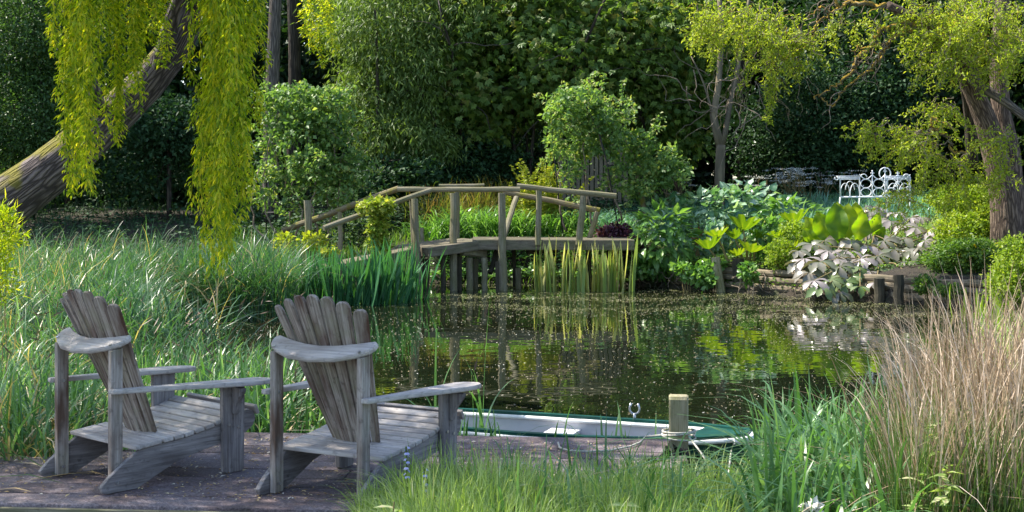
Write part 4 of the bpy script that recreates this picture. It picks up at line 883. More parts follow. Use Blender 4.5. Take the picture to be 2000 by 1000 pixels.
# ------------------------------------------------------------------ leaning weeping willow at the left
wl = thing('weeping_willow', 'weeping willow with a mossy leaning trunk and long yellow-green hanging fronds', 'tree', (*P(-120, 0, 13.5)[:2], .1)); winv = Matrix.Translation(-Vector(wl.location))
tp = [P(-230, 560, 13.6), P(-140, 480, 13.6), P(-50, 425, 13.55), P(20, 390, 13.5), P(90, 340, 13.4), P(150, 291, 13.3), P(225, 224, 13.2), P(290, 160, 13), P(340, 98, 12.8), P(375, 35, 12.6), P(430, -120, 12.2), P(500, -300, 11.5)]
limb(tp, .33, .085, 'trunk', wl, M['bark'], winv, 20, .04)
wl.children[0]
tr_me = wl.children[0].data
cr = rng.random  # heavier foot, slimmer top
limb([P(300, 170, 13.1), P(330, 60, 12.4), P(380, -90, 11.6), P(450, -260, 10.4)], .10, .05, 'limb', wl, M['bark'], winv, 8)
limb([P(380, 10, 12.6), P(330, -120, 11), P(320, -260, 9.2), P(300, -420, 7.6)], .12, .05, 'limb', wl, M['bark'], winv, 8)
limb([P(200, 232, 13.2), P(160, 100, 12.2), P(110, -60, 11), P(40, -230, 9.5)], .08, .04, 'limb', wl, M['bark'], winv, 8)
# hanging fronds: strands with paired narrow leaves, five shapes shared by all
strand = []
for k in range(7):
    rg = np.random.default_rng(80 + k); Ln = 2.6; n = 30; z = -np.linspace(0, Ln, n); x = np.cumsum(rg.normal(size=n) * .011); y = np.cumsum(rg.normal(size=n) * .011); pts = np.stack([x, y, z], 1)
    nl = 330; tt = rg.random(nl) ** .8; base = np.stack([np.interp(tt, np.linspace(0, 1, n), pts[:, i]) for i in range(3)], 1); a = rg.random(nl) * 6.283; sp_ = rg.uniform(.15, .75, nl)
    # short side twigs
    off = np.stack([np.cos(a), np.sin(a), -np.ones(nl) * .8], 1) * (rg.random(nl) ** 2 * .06 * (1 - .5 * tt))[:, None]
    D = np.stack([np.cos(a) * sp_, np.sin(a) * sp_, -rg.uniform(.5, 1.2, nl)], 1); N = np.stack([np.cos(a), np.sin(a), np.ones(nl) * .9], 1) + rg.normal(size=(nl, 3)) * .5
    v_, f_, a_ = leaves(base + off, D, N, .075 * (.6 + .7 * rg.random(nl)) * (1 - .25 * tt), .0115 * (.8 + .5 * rg.random(nl)), rg.random(nl), fold=.3, bend=.12)
    tb = tube(pts[::2], np.linspace(.0035, .0015, len(pts[::2])), 4, caps=False); tv = np.concatenate(tb.V); tf = np.array(tb.Fc)
    me = mesh_from('hanging_frond', np.concatenate([v_, tv]), [f_, tf + len(v_)], np.concatenate([a_, np.full(len(tv), .8)])); me.materials.append(LM['willow']); strand.append(me)
def fronds(px0, px1, Y0, Y1, n, low, rg, top=3.4):
    """strands between two photo columns; low(px) gives the row of the lowest leaves"""
    for k in range(n):
        px = rg.uniform(px0, px1); Y = rg.uniform(Y0, Y1); ylow = low(px) - abs(rg.normal()) * 55 * (1 if k % 2 else 0) - 4
        zl = P(px, ylow, Y)[2]; L_ = max(.6, top + rg.uniform(-.1, .2) - zl); p3 = P(px, ylow, Y)
        Mx = Matrix.Translation((p3[0], p3[1], zl + L_)) @ Matrix.Rotation(rg.uniform(0, 6.28), 4, 'Z') @ Matrix.Diagonal((1.0, 1.0, L_ / 2.6, 1))
        obj('hanging_frond', strand[rg.integers(7)], None, wl, winv @ Mx)
rg = np.random.default_rng(90)
fronds(142, 188, 6.6, 7.4, 17, lambda x: 385 - abs(x - 175) * 1.8 if x > 158 else 330 - (158 - x) * 4, rg)
fronds(218, 240, 6.9, 7.5, 6, lambda x: 285 - (x - 218) * 1.5, rg)
fronds(262, 318, 6.9, 7.8, 10, lambda x: 135 + 70 * math.exp(-((x - 280) / 9) ** 2), rg)
fronds(395, 458, 6.6, 7.5, 23, lambda x: 500 - abs(x - 428) * 4.6 if abs(x - 428) > 8 else 515, rg)
fronds(404, 452, 6.6, 7.3, 4, lambda x: 430, rg)
fronds(418, 434, 6.6, 7.0, 3, lambda x: 535, rg)
fronds(476, 496, 6.8, 7.5, 4, lambda x: 245, rg)
fronds(132, 150, 6.8, 8.0, 4, lambda x: 150, rg)
fronds(190, 330, 6.8, 8.0, 10, lambda x: 65, rg)
fronds(385, 500, 6.8, 8.0, 9, lambda x: 50, rg)
fronds(588, 630, 8.5, 9.3, 4, lambda x: 110 if 592 < x < 625 else 50, rg)
fronds(600, 618, 8.5, 9.3, 2, lambda x: 135, rg)
# the crown out of view overhead, which shades the deck
cb = []
for (x, y, z, rx, ry, rz, nc) in ((-3.6, 8.6, 4.9, 1.7, 1.5, .7, 240), (-5.4, 9.6, 5.6, 1.8, 1.6, .9, 240), (-2.0, 7.6, 4.6, 1.3, 1.2, .5, 150), (-4.6, 7.0, 4.9, 1.6, 1.2, .8, 200), (-7.2, 8.4, 5.4, 1.6, 1.6, .9, 160), (-3.2, 10.4, 5.3, 1.4, 1.2, .7, 120)):
    u = unit(rg.normal(size=(nc, 3))); nc = int(nc * 1.7); u = unit(rg.normal(size=(nc, 3))); c = np.array([x - .7, y - .7, z]) + u * np.array([rx, ry, rz]) * (.3 + .7 * rg.random((nc, 1))); cb.append((c[:, None] + rg.normal(size=(nc, 16, 3)) * .16).reshape(-1, 3))
cb = np.concatenate(cb); n = len(cb)
v_, f_, a_ = leaves(cb, unit(rg.normal(size=(n, 3))) + [0, 0, -.8], rg.normal(size=(n, 3)) + [0, 0, .6], .11 + .04 * rg.random(n), .026 + .01 * rg.random(n), rg.random(n))
obj('crown', mesh_from('crown', v_, f_, a_), LM['willow'], wl, winv)

# ------------------------------------------------------------------ curly willow at the right
cw = thing('curly_willow', 'curly willow with a furrowed brown trunk and twisted lichened branches over the bench', 'tree', ground(1968, 22.2)); cinv = Matrix.Translation(-Vector(cw.location))
def CL(pts, r0, r1, mat='bark_red', name='limb', ns=9): return limb([P(*q_) for q_ in pts], r0, r1, name, cw, M[mat], cinv, ns, .07)
CL([(1968, 505, 22.2), (1966, 440, 22.2), (1962, 380, 22.2), (1946, 310, 22.2), (1928, 240, 22.2), (1905, 185, 22.1), (1880, 130, 22), (1850, 90, 21.8), (1790, 40, 21.5), (1735, 10, 21.2)], .27, .07, name='trunk', ns=16)
CL([(1975, 500, 22.35), (1980, 400, 22.4), (1972, 300, 22.4), (1955, 220, 22.4), (1950, 130, 22.5), (1960, 0, 22.5), (1950, -90, 22.5)], .22, .12)
CL([(1885, 140, 22), (1905, 165, 21.8), (1945, 185, 21.5), (1985, 215, 21.2), (2030, 250, 21)], .085, .06, 'bark2')
CL([(1915, 200, 22.2), (1895, 120, 22.2), (1870, 40, 22.1), (1860, -60, 22)], .12, .07)
CL([(1900, 330, 23.5), (1896, 250, 23.4), (1890, 190, 23), (1880, 140, 22.6)], .10, .08, 'bark_dark')
CL([(1850, 95, 21.8), (1800, 60, 21.6), (1780, 10, 21.4), (1765, -60, 21.4)], .07, .03)
def curly(a, d, n, step, r, rg, curl=.5, mat='lichen', name='branch', pull=None):
    pts = [np.asarray(a, float)]; d = unit(np.asarray(d, float)); ph = rg.random(2) * 6.28; s1 = unit(np.cross(d, [0, 1, 0.1])); w0 = rg.uniform(.75, 1.15)
    for i in range(n):
        dd = d + s1 * math.sin(i * w0 + ph[0]) * curl * 1.3 + np.array([0, math.cos(i * w0 * .8 + ph[1]) * curl, 0]) + rg.normal(size=3) * .18
        if pull is not None: d = unit(d + np.asarray(pull) * .05)
        pts.append(pts[-1] + unit(dd) * step)
    obj(name, tube(pts, np.linspace(r, r * .3, len(pts)), 5, caps=False).mesh(name, True), M[mat], cw, cinv); return pts
rg = np.random.default_rng(101)
Y0 = 21.3
def CB(pts, r0, r1, mat='lichen'):
    pts = np.array([P(a, b_, Y0) for a, b_ in pts]); m_ = len(pts) * 4; tt = np.linspace(0, 1, m_); t0_ = np.linspace(0, 1, len(pts)); q_ = np.stack([np.interp(tt, t0_, pts[:, i]) for i in range(3)], 1)
    q_[1:-1] += rg.normal(size=(m_ - 2, 3)) * .022; obj('branch', tube(q_, np.linspace(r0, r1, m_), 6, caps=False).mesh('branch', True), M[mat], cw, cinv); return q_
main = [CB([(1795, 60), (1770, 45), (1745, 52), (1722, 60), (1705, 75), (1700, 96), (1680, 108), (1668, 122), (1672, 140), (1655, 150), (1640, 168), (1622, 172), (1604, 180), (1592, 194)], .045, .014),
        CB([(1725, 108), (1712, 125), (1700, 140), (1680, 152), (1668, 160), (1650, 172), (1640, 190), (1628, 208), (1612, 200), (1604, 190)], .022, .012),
        CB([(1795, 58), (1760, 65), (1735, 82), (1715, 90), (1698, 98), (1680, 92), (1662, 100)], .04, .012),
        CB([(1735, 82), (1728, 100), (1716, 108), (1700, 104)], .02, .008),
        CB([(1740, 12), (1715, 14), (1700, 4), (1680, 8), (1655, 4), (1640, 16), (1622, 26), (1600, 40), (1590, 62), (1588, 75)], .05, .014),
        CB([(1640, 16), (1632, -5), (1618, -20)], .03, .02), CB([(1622, 26), (1608, 12), (1596, 20), (1580, 34)], .02, .01),
        CB([(1860, 250), (1845, 245), (1830, 255), (1818, 245), (1822, 232), (1832, 238)], .02, .009), CB([(1885, 300), (1860, 292), (1850, 270), (1838, 262), (1826, 250), (1815, 262), (1800, 258), (1790, 270)], .03, .01)]
tips = []
for q_ in main:
    for k in range(5):
        i = rg.integers(4, len(q_)); tips.append(curly(q_[i], (rg.uniform(-1, .3), 0, rg.uniform(-1, .2)), 10, .06, .009, rg, mat='twig', name='twig', pull=(0, 0, -1)))
# leafy sprays: centre, spread, number of twigs
lp = []
for (px, py, Y, rx, rz, ry, nt_, mat) in ((1900, 30, 21.3, 100, 60, .9, 80, 'twig'), (1950, 90, 21.2, 70, 55, .8, 50, 'twig'), (1840, 90, 21.2, 50, 50, .6, 34, 'twig'), (1820, 20, 21.3, 50, 40, .6, 30, 'twig'), (1480, 40, 21.8, 95, 45, .9, 66, 'twig'), (1395, 25, 22, 35, 40, .6, 22, 'twig'), (1560, 70, 21.6, 50, 45, .7, 34, 'twig'), (1510, 110, 21.7, 30, 30, .5, 14, 'twig'),
                                  (1730, 250, 21.3, 60, 26, .6, 18, 'twig'), (1800, 265, 21.3, 60, 40, .7, 26, 'twig'), (1850, 300, 21.3, 50, 40, .6, 18, 'twig'), (1850, 200, 21.5, 40, 30, .5, 16, 'twig'), (1960, 270, 21, 30, 40, .4, 18, 'twig'), (1975, 330, 21, 20, 30, .3, 10, 'twig'), (1860, 345, 21.2, 36, 24, .4, 14, 'twig'), (1765, 380, 21.4, 24, 26, .3, 12, 'twig'), (1700, 40, 21.3, 30, 30, .5, 6, 'twig'), (1650, 20, 21.5, 60, 30, .6, 8, 'twig')):
    s_ = F / Y
    for k in range(nt_):
        c = P(px, py, Y) + unit(rg.normal(size=3)) * rg.random() ** .5 * np.array([rx / s_, ry, rz / s_])
        pts = curly(c, (rg.uniform(-1, .6), rg.uniform(-.4, .4), rg.uniform(-1.0, .1)), 12, .055, .007 if mat == 'twig' else .012, rg, mat=mat if k % 4 else 'lichen', name='twig', pull=(0, 0, -1)); lp += pts[2:]
for (pxa, pya, n_) in ((1500, 120, 18), (1505, 150, 18), (1395, 60, 16), (1715, 250, 12), (1690, 235, 12), (1360, 10, 10), (1560, 110, 10), (1800, 330, 10)):
    pts = curly(P(pxa, pya, 21.7), (-.1, 0, -1), n_, .05, .008, rg, curl=.6, mat='twig', name='twig'); lp += pts[2:] * 2
lp = np.array(lp); rep = 4; b0 = np.repeat(lp, rep, 0) + rg.normal(size=(len(lp) * rep, 3)) * .03; n = len(b0)
v_, f_, a_ = leaves(b0, unit(rg.normal(size=(n, 3))) + [0, 0, -.35], rg.normal(size=(n, 3)) + [0, 0, .5], .05 + .035 * rg.random(n), .017 + .012 * rg.random(n), np.clip(np.repeat(rg.random(len(lp)), rep) * .5 + rg.random(n) * .5, 0, 1), fold=.3, bend=.25)
obj('crown', mesh_from('crown', v_, f_, a_), LM['curly'], cw, cinv)
for k in range(5):     # grey bare twigs under the middle spray
    for (px, py) in ((1490, 110), (1430, 120), (1530, 130), (1460, 150), (1500, 60)):
        curly(P(px + rg.uniform(-30, 30), py + rg.uniform(-20, 20), 21.8), (rg.uniform(-1, 1), 0, -.8), 18, .055, .006, rg, mat='twig', name='twig', pull=(0, 0, -1))
# ------------------------------------------------------------------ plant materials
LM['reed'] = leafmat('reed_leaf', [(0, (.02, .06, .022)), (.4, (.05, .13, .052)), (.7, (.12, .24, .11)), (.86, (.29, .42, .25)), (.93, (.36, .27, .13)), (1, (.45, .36, .2))], trans=.4, rough=.35, spec=.5, tcol=(1.3, 1.4, .5))  # palest green stop paints highlights into the blade colour
LM['grass'] = leafmat('bank_grass', [(0, (.10, .16, .035)), (.4, (.21, .3, .08)), (.72, (.35, .45, .16)), (.9, (.52, .56, .3)), (1, (.6, .52, .32))], trans=.45, rough=.4, spec=.4)
LM['broad'] = leafmat('broad_sedge_leaf', [(0, (.035, .1, .03)), (.5, (.09, .2, .07)), (1, (.22, .36, .17))], trans=.4, rough=.32, spec=.5)
LM['iris'] = leafmat('flag_iris_leaf', [(0, (.02, .09, .045)), (.5, (.045, .155, .075)), (1, (.11, .26, .11))], trans=.32, rough=.35, spec=.45, tcol=(1.3, 1.5, .4))
LM['daff'] = leafmat('blue_green_strap_leaf', [(0, (.05, .14, .09)), (.5, (.11, .26, .17)), (1, (.24, .42, .31))], trans=.35, rough=.35)
LM['daylily'] = leafmat('glossy_strap_leaf', [(0, (.06, .15, .02)), (.5, (.12, .26, .05)), (1, (.24, .4, .13))], trans=.4, rough=.25, spec=.6)
LM['rust'] = leafmat('olive_tipped_grass', [(0, (.12, .18, .03)), (.5, (.22, .24, .05)), (1, (.32, .2, .08))], trans=.4)
LM['comfrey'] = leafmat('silvered_heart_leaf', [(0, (.05, .14, .055)), (.5, (.11, .24, .12)), (.8, (.22, .36, .22)), (1, (.38, .5, .38))], trans=.3, rough=.3, spec=.6)
LM['shrub'] = leafmat('pointed_green_leaf', [(0, (.05, .13, .03)), (.5, (.11, .23, .055)), (1, (.22, .36, .1))], trans=.38, rough=.3, spec=.5)
LM['gunnera'] = leafmat('pleated_umbrella_leaf', [(0, (.07, .14, .015)), (.5, (.14, .24, .02)), (1, (.26, .33, .03))], trans=.38, tcol=(1.6, 1.6, .35), scale=9)
LM['skunk'] = leafmat('large_paddle_leaf', [(0, (.08, .17, .015)), (.5, (.16, .27, .02)), (1, (.3, .38, .03))], trans=.55, tcol=(1.5, 1.6, .35), rough=.35, scale=9)
LM['rodg'] = leafmat('bronze_grey_leaf', [(0, (.07, .1, .04)), (.35, (.15, .16, .10)), (.7, (.25, .22, .2)), (1, (.36, .31, .31))], trans=.2, rough=.32, spec=.6, tcol=(1.1, 1.2, .5), scale=9)  # bronze leaf; the pale lilac-grey end puts light on leaf tops into the colour
LM['rodg_g'] = leafmat('green_jagged_leaf', [(0, (.06, .13, .03)), (.5, (.13, .2, .07)), (1, (.25, .3, .15))], trans=.35, rough=.3, spec=.5, scale=9)
LM['purple'] = leafmat('purple_leaf', [(0, (.04, .015, .025)), (.6, (.1, .035, .06)), (1, (.2, .08, .12))], trans=.25, rough=.35)
LM['fern'] = leafmat('yellow_fern', [(0, (.16, .22, .02)), (.5, (.3, .35, .03)), (1, (.44, .42, .06))], trans=.45)
LM['herb'] = leafmat('low_herb_leaf', [(0, (.03, .08, .02)), (.5, (.08, .16, .03)), (1, (.18, .28, .05))], trans=.4)
LM['rush'] = leafmat('dry_rush', [(0, (.15, .1, .06)), (.4, (.34, .24, .15)), (.75, (.52, .4, .29)), (1, (.68, .56, .46))], trans=.2, rough=.6, tcol=(1, 1, .8))
LM['rush_g'] = leafmat('green_rush', [(0, (.04, .09, .02)), (.6, (.09, .16, .04)), (1, (.2, .25, .08))], trans=.3)
LM['varieg'] = leafmat('cream_striped_iris', [(0, (.16, .27, .07)), (.45, (.3, .4, .13)), (.55, (.6, .6, .22)), (1, (.75, .72, .36))], trans=.4, rough=.35, tcol=(1.3, 1.3, .5), scale=.01)
LM['seed'] = leafmat('sedge_seed_head', [(0, (.05, .03, .02)), (1, (.2, .13, .09))], trans=.1)
M['yellow'] = plain('yellow_petal', (.85, .6, .02), .5, .3, .1)
M['blue'] = plain('pale_blue_petal', (.5, .5, .78), .5, .3, .1)
M['umbel'] = plain('white_umbel', (.78, .8, .74), .7, .3, .1)
M['stalk'] = plain('green_brown_stalk', (.22, .17, .07), .7, .3, .3)
M['red'] = plain('red_brown_leaf', (.3, .08, .05), .5, .3, .3)

def wpt(px, Y, dz=0.): return ground(px, Y, dz)
def stuff(name, parts, mat, label):
    V, Fc, A = merge(parts); return tag(obj(name, mesh_from(name, V, Fc, A), mat), label, kind='stuff')
def N_(size=None): return rng.normal(size=size)

# ------------------------------------------------------------------ single-leaf meshes, shared
def leaf_mesh(name, prof, mat, droop=.2, fold=.18, wave=0., seed=0, vv=.5):
    """prof: (position along, half width) pairs; a folded, drooping leaf of length 1 along +x, up is +z, side veins in relief"""
    V = []; A = []
    for k, (t, w) in enumerate(prof):
        z = -droop * t * t; wv = wave * math.sin(t * 9 + seed) * w; rib = .012 if k % 2 else -.004
        for q_ in (1, .5, 0, -.5, -1):
            V.append((t - (.03 * abs(q_) if 0 < k < len(prof) - 1 else 0), w * q_, z + fold * w * abs(q_) ** 1.5 + wv * q_ + (rib if abs(q_) == .5 else 0))); A.append(vv + (.25 if q_ == 0 else 0) + (.13 if k % 2 else -.11) - .04 * abs(q_))
    n = len(prof); f = []
    for i in range(n - 1):
        for j in range(4): a = i * 5 + j; f.append((a, a + 1, a + 6, a + 5))
    me = mesh_from(name, V, np.array(f), A); me.materials.append(mat); return me
def fan_mesh(name, mat, lobes=11, cup=.35, seed=0, vv=.5):
    """round pleated cup-shaped leaf, ragged rim, stalk at the origin, radius 1"""
    rg = np.random.default_rng(seed); V = [(0, 0, 0)]; n = lobes * 4; span = math.radians(330); A = [vv - .2]; k2 = [.35, .7, 1.0]
    for k, r in enumerate(k2):
        for i in range(n + 1):
            a = -span / 2 + span * i / n; ph = i % 4; pleat = (.06 if ph in (0,) else (-.02 if ph == 2 else .0)) * r
            rr = r * (1 + (rg.uniform(-.14, .06) if k == 2 else 0) - (.27 if (k == 2 and ph == 0) else 0)) * (1 - .12 * abs(a) / 3)
            V.append((rr * math.cos(a), rr * math.sin(a), cup * rr ** 1.5 + pleat + rg.normal() * .015)); A.append(vv + rg.uniform(-.15, .15) + (.3 if ph == 2 else -.15))
    f3 = [(0, 1 + i, 2 + i) for i in range(n)]; f4 = []
    for k in range(2):
        for i in range(n): a = 1 + k * (n + 1) + i; f4.append((a, a + n + 1, a + n + 2, a + 1))
    me = mesh_from(name, V, [np.array(f3), np.array(f4)], A); me.materials.append(mat); return me
def palm_mesh(name, mat, nl=6, seed=0, span=4.6, vv=.5):
    """jagged broad-tipped leaflets spread from one point, each drooping; radius 1"""
    rg = np.random.default_rng(seed); V = []; f = []; A = []
    prof = [(.04, .02), (.3, .09), (.5, .17), (.66, .25), (.74, .2), (.82, .24), (.88, .13), (1.0, .015)]
    for k in range(nl):
        a = -span / 2 + span * (k + .5) / nl + rg.normal() * .08; L_ = rg.uniform(.85, 1.1); c, s = math.cos(a), math.sin(a); b0 = len(V); dr = rg.uniform(.25, .6); lv = vv + rg.uniform(-.25, .25); tw = rg.normal() * .25
        for t, w in prof:
            t *= L_; w *= L_ * 1.02; z = .06 * math.sin(t * 3) - dr * t * t
            for sg in (1, 0, -1):
                x, y = t, sg * w; V.append((x * c - y * s, x * s + y * c, z + abs(sg) * w * .3 + sg * w * tw)); A.append(lv + (.1 if sg == 0 else 0))
        for i in range(len(prof) - 1):
            for j in range(2): q_ = b0 + i * 3 + j; f.append((q_, q_ + 1, q_ + 4, q_ + 3))
    me = mesh_from(name, V, np.array(f), A); me.materials.append(mat); return me
OV = [(0, .015), (.15, .14), (.4, .22), (.65, .17), (.87, .07), (1, .004)]
HEART = [(0, .12), (.06, .26), (.25, .36), (.5, .33), (.78, .17), (1, .005)]
PAD = [(0, .04), (.12, .08), (.2, .14), (.3, .2), (.4, .25), (.5, .275), (.62, .28), (.74, .25), (.84, .19), (.93, .11), (.98, .05), (1, .01)]
def put(parent, me, base, D, N, size, name='leaf'):
    D = unit(D); Y_ = unit(np.cross(N, D)); Z_ = np.cross(D, Y_); Mx = Matrix(((D[0], Y_[0], Z_[0], base[0]), (D[1], Y_[1], Z_[1], base[1]), (D[2], Y_[2], Z_[2], base[2]), (0, 0, 0, 1)))
    o = bpy.data.objects.new(name, me); col.objects.link(o); o.parent = parent
    o.matrix_basis = Matrix.Translation(-Vector(parent.location)) @ Mx @ Matrix.Diagonal((size, size, size, 1)); return o
def stems(parent, pts_pairs, r, mat, name='stem'):
    inv = Matrix.Translation(-Vector(parent.location))
    for a, b_ in pts_pairs:
        a, b_ = np.asarray(a, float), np.asarray(b_, float); m_ = (a + b_) / 2 + N_(size=3) * .02 + [0, 0, .02]
        obj(name, tube([a, m_, b_], [r * 1.2, r, r * .7], 5, caps=False).mesh(name, True), mat, parent, inv)

# ------------------------------------------------------------------ reed bed at the left
n = 30000; px = rng.uniform(-60, 590, n); Y = np.sqrt(rng.uniform(7.7 ** 2, 21.3 ** 2, n)); row = HY + H * F / Y
X = (px - 1000) / F * Y
lim = np.where(Y < 12, 575, np.where(Y < 15.2, 480 - (Y - 12) * 60, np.where(Y < 18.6, 285, 560)))
ok = (px < lim + N_(size=n) * 14) & (Y > np.where(X < -2.55, 7.72, 8.61 - .0875 * X)); ok &= ~((Y > 12) & (Y < 15.2) & (rng.random(n) < .45) & (px > 250))
ok &= rng.random(n) < np.where(Y < 12, .42, .78)
px, Y, X = px[ok], Y[ok], X[ok]; n = len(px)
hh = np.where(Y < 12.5, .62 + .28 * smooth(200, 0, px) + .03 * (Y - 9), 1.0 + .25 * smooth(15, 20, Y)) * (1 + N_(size=n) * .16)
patch = .5 + .5 * np.sin(X * 2.1 + Y * .8) * np.cos(X * .9 - Y * 1.7)
v = np.clip(.18 + .45 * patch * rng.random(n) + .25 * rng.random(n) + smooth(3000, 0, px * 10) * .12, 0, .8); dead = rng.random(n) < np.where(px < 150, .14, .045); v = np.where(dead, .96, v)
base = np.stack([X, Y, np.full(n, -.04)], 1)
stuff('reeds', [blades(base, rng.random(n) * 6.283, hh, .013 + .006 * rng.random(n), np.clip(.15 + rng.random(n) ** 1.2 * .95, 0, 1.1), v, 6, droop=.08, lean=.06)], LM['reed'], 'tall green sedge bed filling the water behind the chairs')
n = 1300; px = rng.uniform(-20, 700, n); Y = rng.uniform(7.75, 10.3, n); X = (px - 1000) / F * Y; keep = (px < 560) | (rng.random(n) < .22); px, Y, X = px[keep], Y[keep], X[keep]; ok = Y > np.where(X < -2.55, 7.75, 8.62 - .0875 * X); X, Y = X[ok], Y[ok]; n = len(X)
stuff('broad_sedges', [blades(np.stack([X, Y, np.full(n, -.03)], 1), rng.random(n) * 6.283, rng.uniform(.5, .95, n), rng.uniform(.016, .026, n), rng.random(n) ** 1.5 * .8, rng.random(n), 7, droop=.1, lean=.08)], LM['broad'], 'broad arching sedge leaves along the back edge of the deck')
# brown sedge seed heads
n = 150; px = rng.uniform(0, 590, n); Y = rng.uniform(8.9, 12.5, n); X = (px - 1000) / F * Y; z = rng.uniform(.5, 1.0, n); a = rng.random(n) * 6.283
hd = leaves(np.stack([X, Y, z], 1), np.stack([np.cos(a) * .7, np.sin(a) * .7, rng.uniform(-.1, 1, n)], 1), N_(size=(n, 3)), rng.uniform(.07, .14, n), .012, rng.random(n)); 
stuff('sedge_seed_heads', [hd, blades(np.stack([X, Y, np.full(n, 0.)], 1), a, z, .005, .25, .4, 4)], LM['seed'], 'dark brown sedge seed heads nodding among the reeds')
# dead reed stems leaning at the left edge
n = 240; px = np.concatenate([rng.uniform(-40, 110, 150), rng.uniform(110, 560, 90)]); Y = np.where(px < 110, rng.uniform(7.8, 9, n), rng.uniform(8.9, 10.5, n)); X = (px - 1000) / F * Y
stuff('dead_reeds', [blades(np.stack([X, Y, np.full(n, .02)], 1), rng.random(n) * 6.283, rng.uniform(.3, .8, n), .014, rng.random(n) * .9, rng.random(n), 5, droop=.3, lean=.5)], M['straw'], 'tan dead reed leaves bent over among the green ones')
n = 120; px = rng.uniform(60, 440, n); Y = rng.uniform(17.5, 21, n)
stuff('dead_reeds_far', [blades(np.stack([(px - 1000) / F * Y, Y, np.full(n, .0)], 1), rng.random(n) * 6.283, rng.uniform(.7, 1.25, n), .02, rng.random(n) * .6, rng.random(n), 5, droop=.2, lean=.3)], M['straw'], 'straw coloured dead leaves at the back of the reed bed')

# tall stems with seed heads between the chair and the boat
for k, (px, Yb, top, lab) in enumerate(((848, 9.6, 618, 'tall broad sedge shoot standing in the water beside the right chair'), (945, 9.5, 560, 'tallest sedge stem with dark seed heads in front of the open water'), (925, 9.4, 690, 'shorter sedge stem just left of the tallest one'))):
    t = thing('sedge_stem', lab, 'sedge', ((px - 1000) / F * Yb, Yb, -.02), 0, 'sedges standing beside the deck'); inv = Matrix.Translation(-Vector(t.location))
    hgt_ = P(px, top, Yb)[2] + .02; b0 = np.array(t.location)
    for j in range(5 if k < 2 else 3):
        bb = b0 + N_(size=3) * [.02, .02, 0]; nb_ = 1
        V, Fc, A = blades(bb[None], np.array([rng.random() * 6.283]), np.array([hgt_ * (1 if j == 0 else rng.uniform(.5, .95))]), np.array([.02]), np.array([.06 if j == 0 else rng.uniform(.2, .7)]), np.array([.5]), 8)
        obj('leaf', mesh_from('leaf', V, Fc, A), LM['broad'], t, inv)
    if k:
        for zz in (.62, .8): 
            V, Fc, A = leaves((b0 + [0, 0, hgt_ * zz])[None], np.array([[.25, 0, 1.]]), np.array([[0, -1., 0]]), .13, .018, .4); obj('seed_head', mesh_from('seed_head', V, Fc, A), LM['seed'], t, inv)

# ------------------------------------------------------------------ iris clumps (each leaf a part)
def strap(name, mat, h=1., w=.03, bend=.1, nseg=6, seed=0, stripe=False):
    V = []; A = []; rg = np.random.default_rng(seed)
    for i in range(nseg + 1):
        t = i / nseg; x = bend * t ** 2.3; z = t * (1 - .12 * bend * t); ww = w * .5 * (1 if t < .6 else (1 - ((t - .6) / .4) ** 1.8)) + .0005
        if stripe: V += [(x, -ww, z), (x, -ww * .05, z), (x, ww, z)]; A += [.9 if seed % 3 else .4, .9 if seed % 3 else .3, .3]
        else: V += [(x, -ww, z), (x, 0, z + 0), (x + .004, ww, z)]; A += [.4, .7, .5]
    f = [(i * 3 + j, i * 3 + j + 1, i * 3 + j + 4, i * 3 + j + 3) for i in range(nseg) for j in range(2)]
    me = mesh_from(name, V, np.array(f), A); me.materials.append(mat); return me
iris_m = [strap('leaf', LM['iris'], w=w_, bend=b_, seed=i) for i, (w_, b_) in enumerate(((.05, .05), (.056, .12), (.048, .2), (.05, .3), (.052, .02)))]
var_m = [strap('leaf', LM['varieg'], w=w_, bend=b_, seed=i, stripe=True) for i, (w_, b_) in enumerate(((.06, .04), (.066, .1), (.055, .16), (.06, .02)))]
var_m += [strap('leaf', LM['varieg'], w=.045, bend=.07, seed=7)]
def iris(label, px, Y, n, h, spread, meshes, group, cat='iris', zb=-.03, lean=.12, fan=0.):
    b0 = np.array([(px - 1000) / F * Y, Y, zb]); t = thing(cat + '_clump' if cat == 'iris' else 'striped_iris_clump', label, cat, b0, 0, group)
    for k in range(n):
        o = bpy.data.objects.new('leaf', meshes[rng.integers(len(meshes))]); col.objects.link(o); o.parent = t; hh = h * (rng.uniform(.62, 1.02) if k % 4 else rng.uniform(.4, .7)); dx = N_() * spread
        o.matrix_basis = Matrix.Translation((dx, N_() * spread * .7, 0)) @ Matrix.Rotation(dx * .35 / spread * lean * 2 + fan * dx + N_() * lean * .5, 4, 'Y') @ Matrix.Rotation(N_() * lean * .5, 4, 'X') @ Matrix.Rotation(rng.choice([0, math.pi]) + N_() * .55, 4, 'Z') @ Matrix.Diagonal((hh * .9, rng.uniform(.8, 1.25), hh, 1))
for k, (px, Y, n, h) in enumerate(((560, 21.6, 46, 1.02), (598, 21.3, 46, .98), (636, 21.7, 50, 1.04), (672, 21.1, 50, 1.02), (712, 21.3, 52, 1.07), (748, 21.5, 54, 1.15), (782, 21.9, 46, 1.12), (802, 22.3, 26, .98), (520, 20.9, 30, .9))):
    iris(['dark green iris clump standing behind the timber stake', 'dark green iris clump right of the timber stake', 'dark green iris clump below the mossy handrail foot', 'dark green iris clump in the middle of the iris row', 'dark green iris clump left of the ivy-draped post', 'tall dark green iris clump in front of the ivy-draped post', 'tall dark green iris clump beside the footbridge pile', 'dark green iris clump leaning over the water at the bridge end', 'low dark green iris clump where the reed bed ends'][k], px, Y, n, h, .16, iris_m, 'green iris clumps along the left bank', lean=.16)
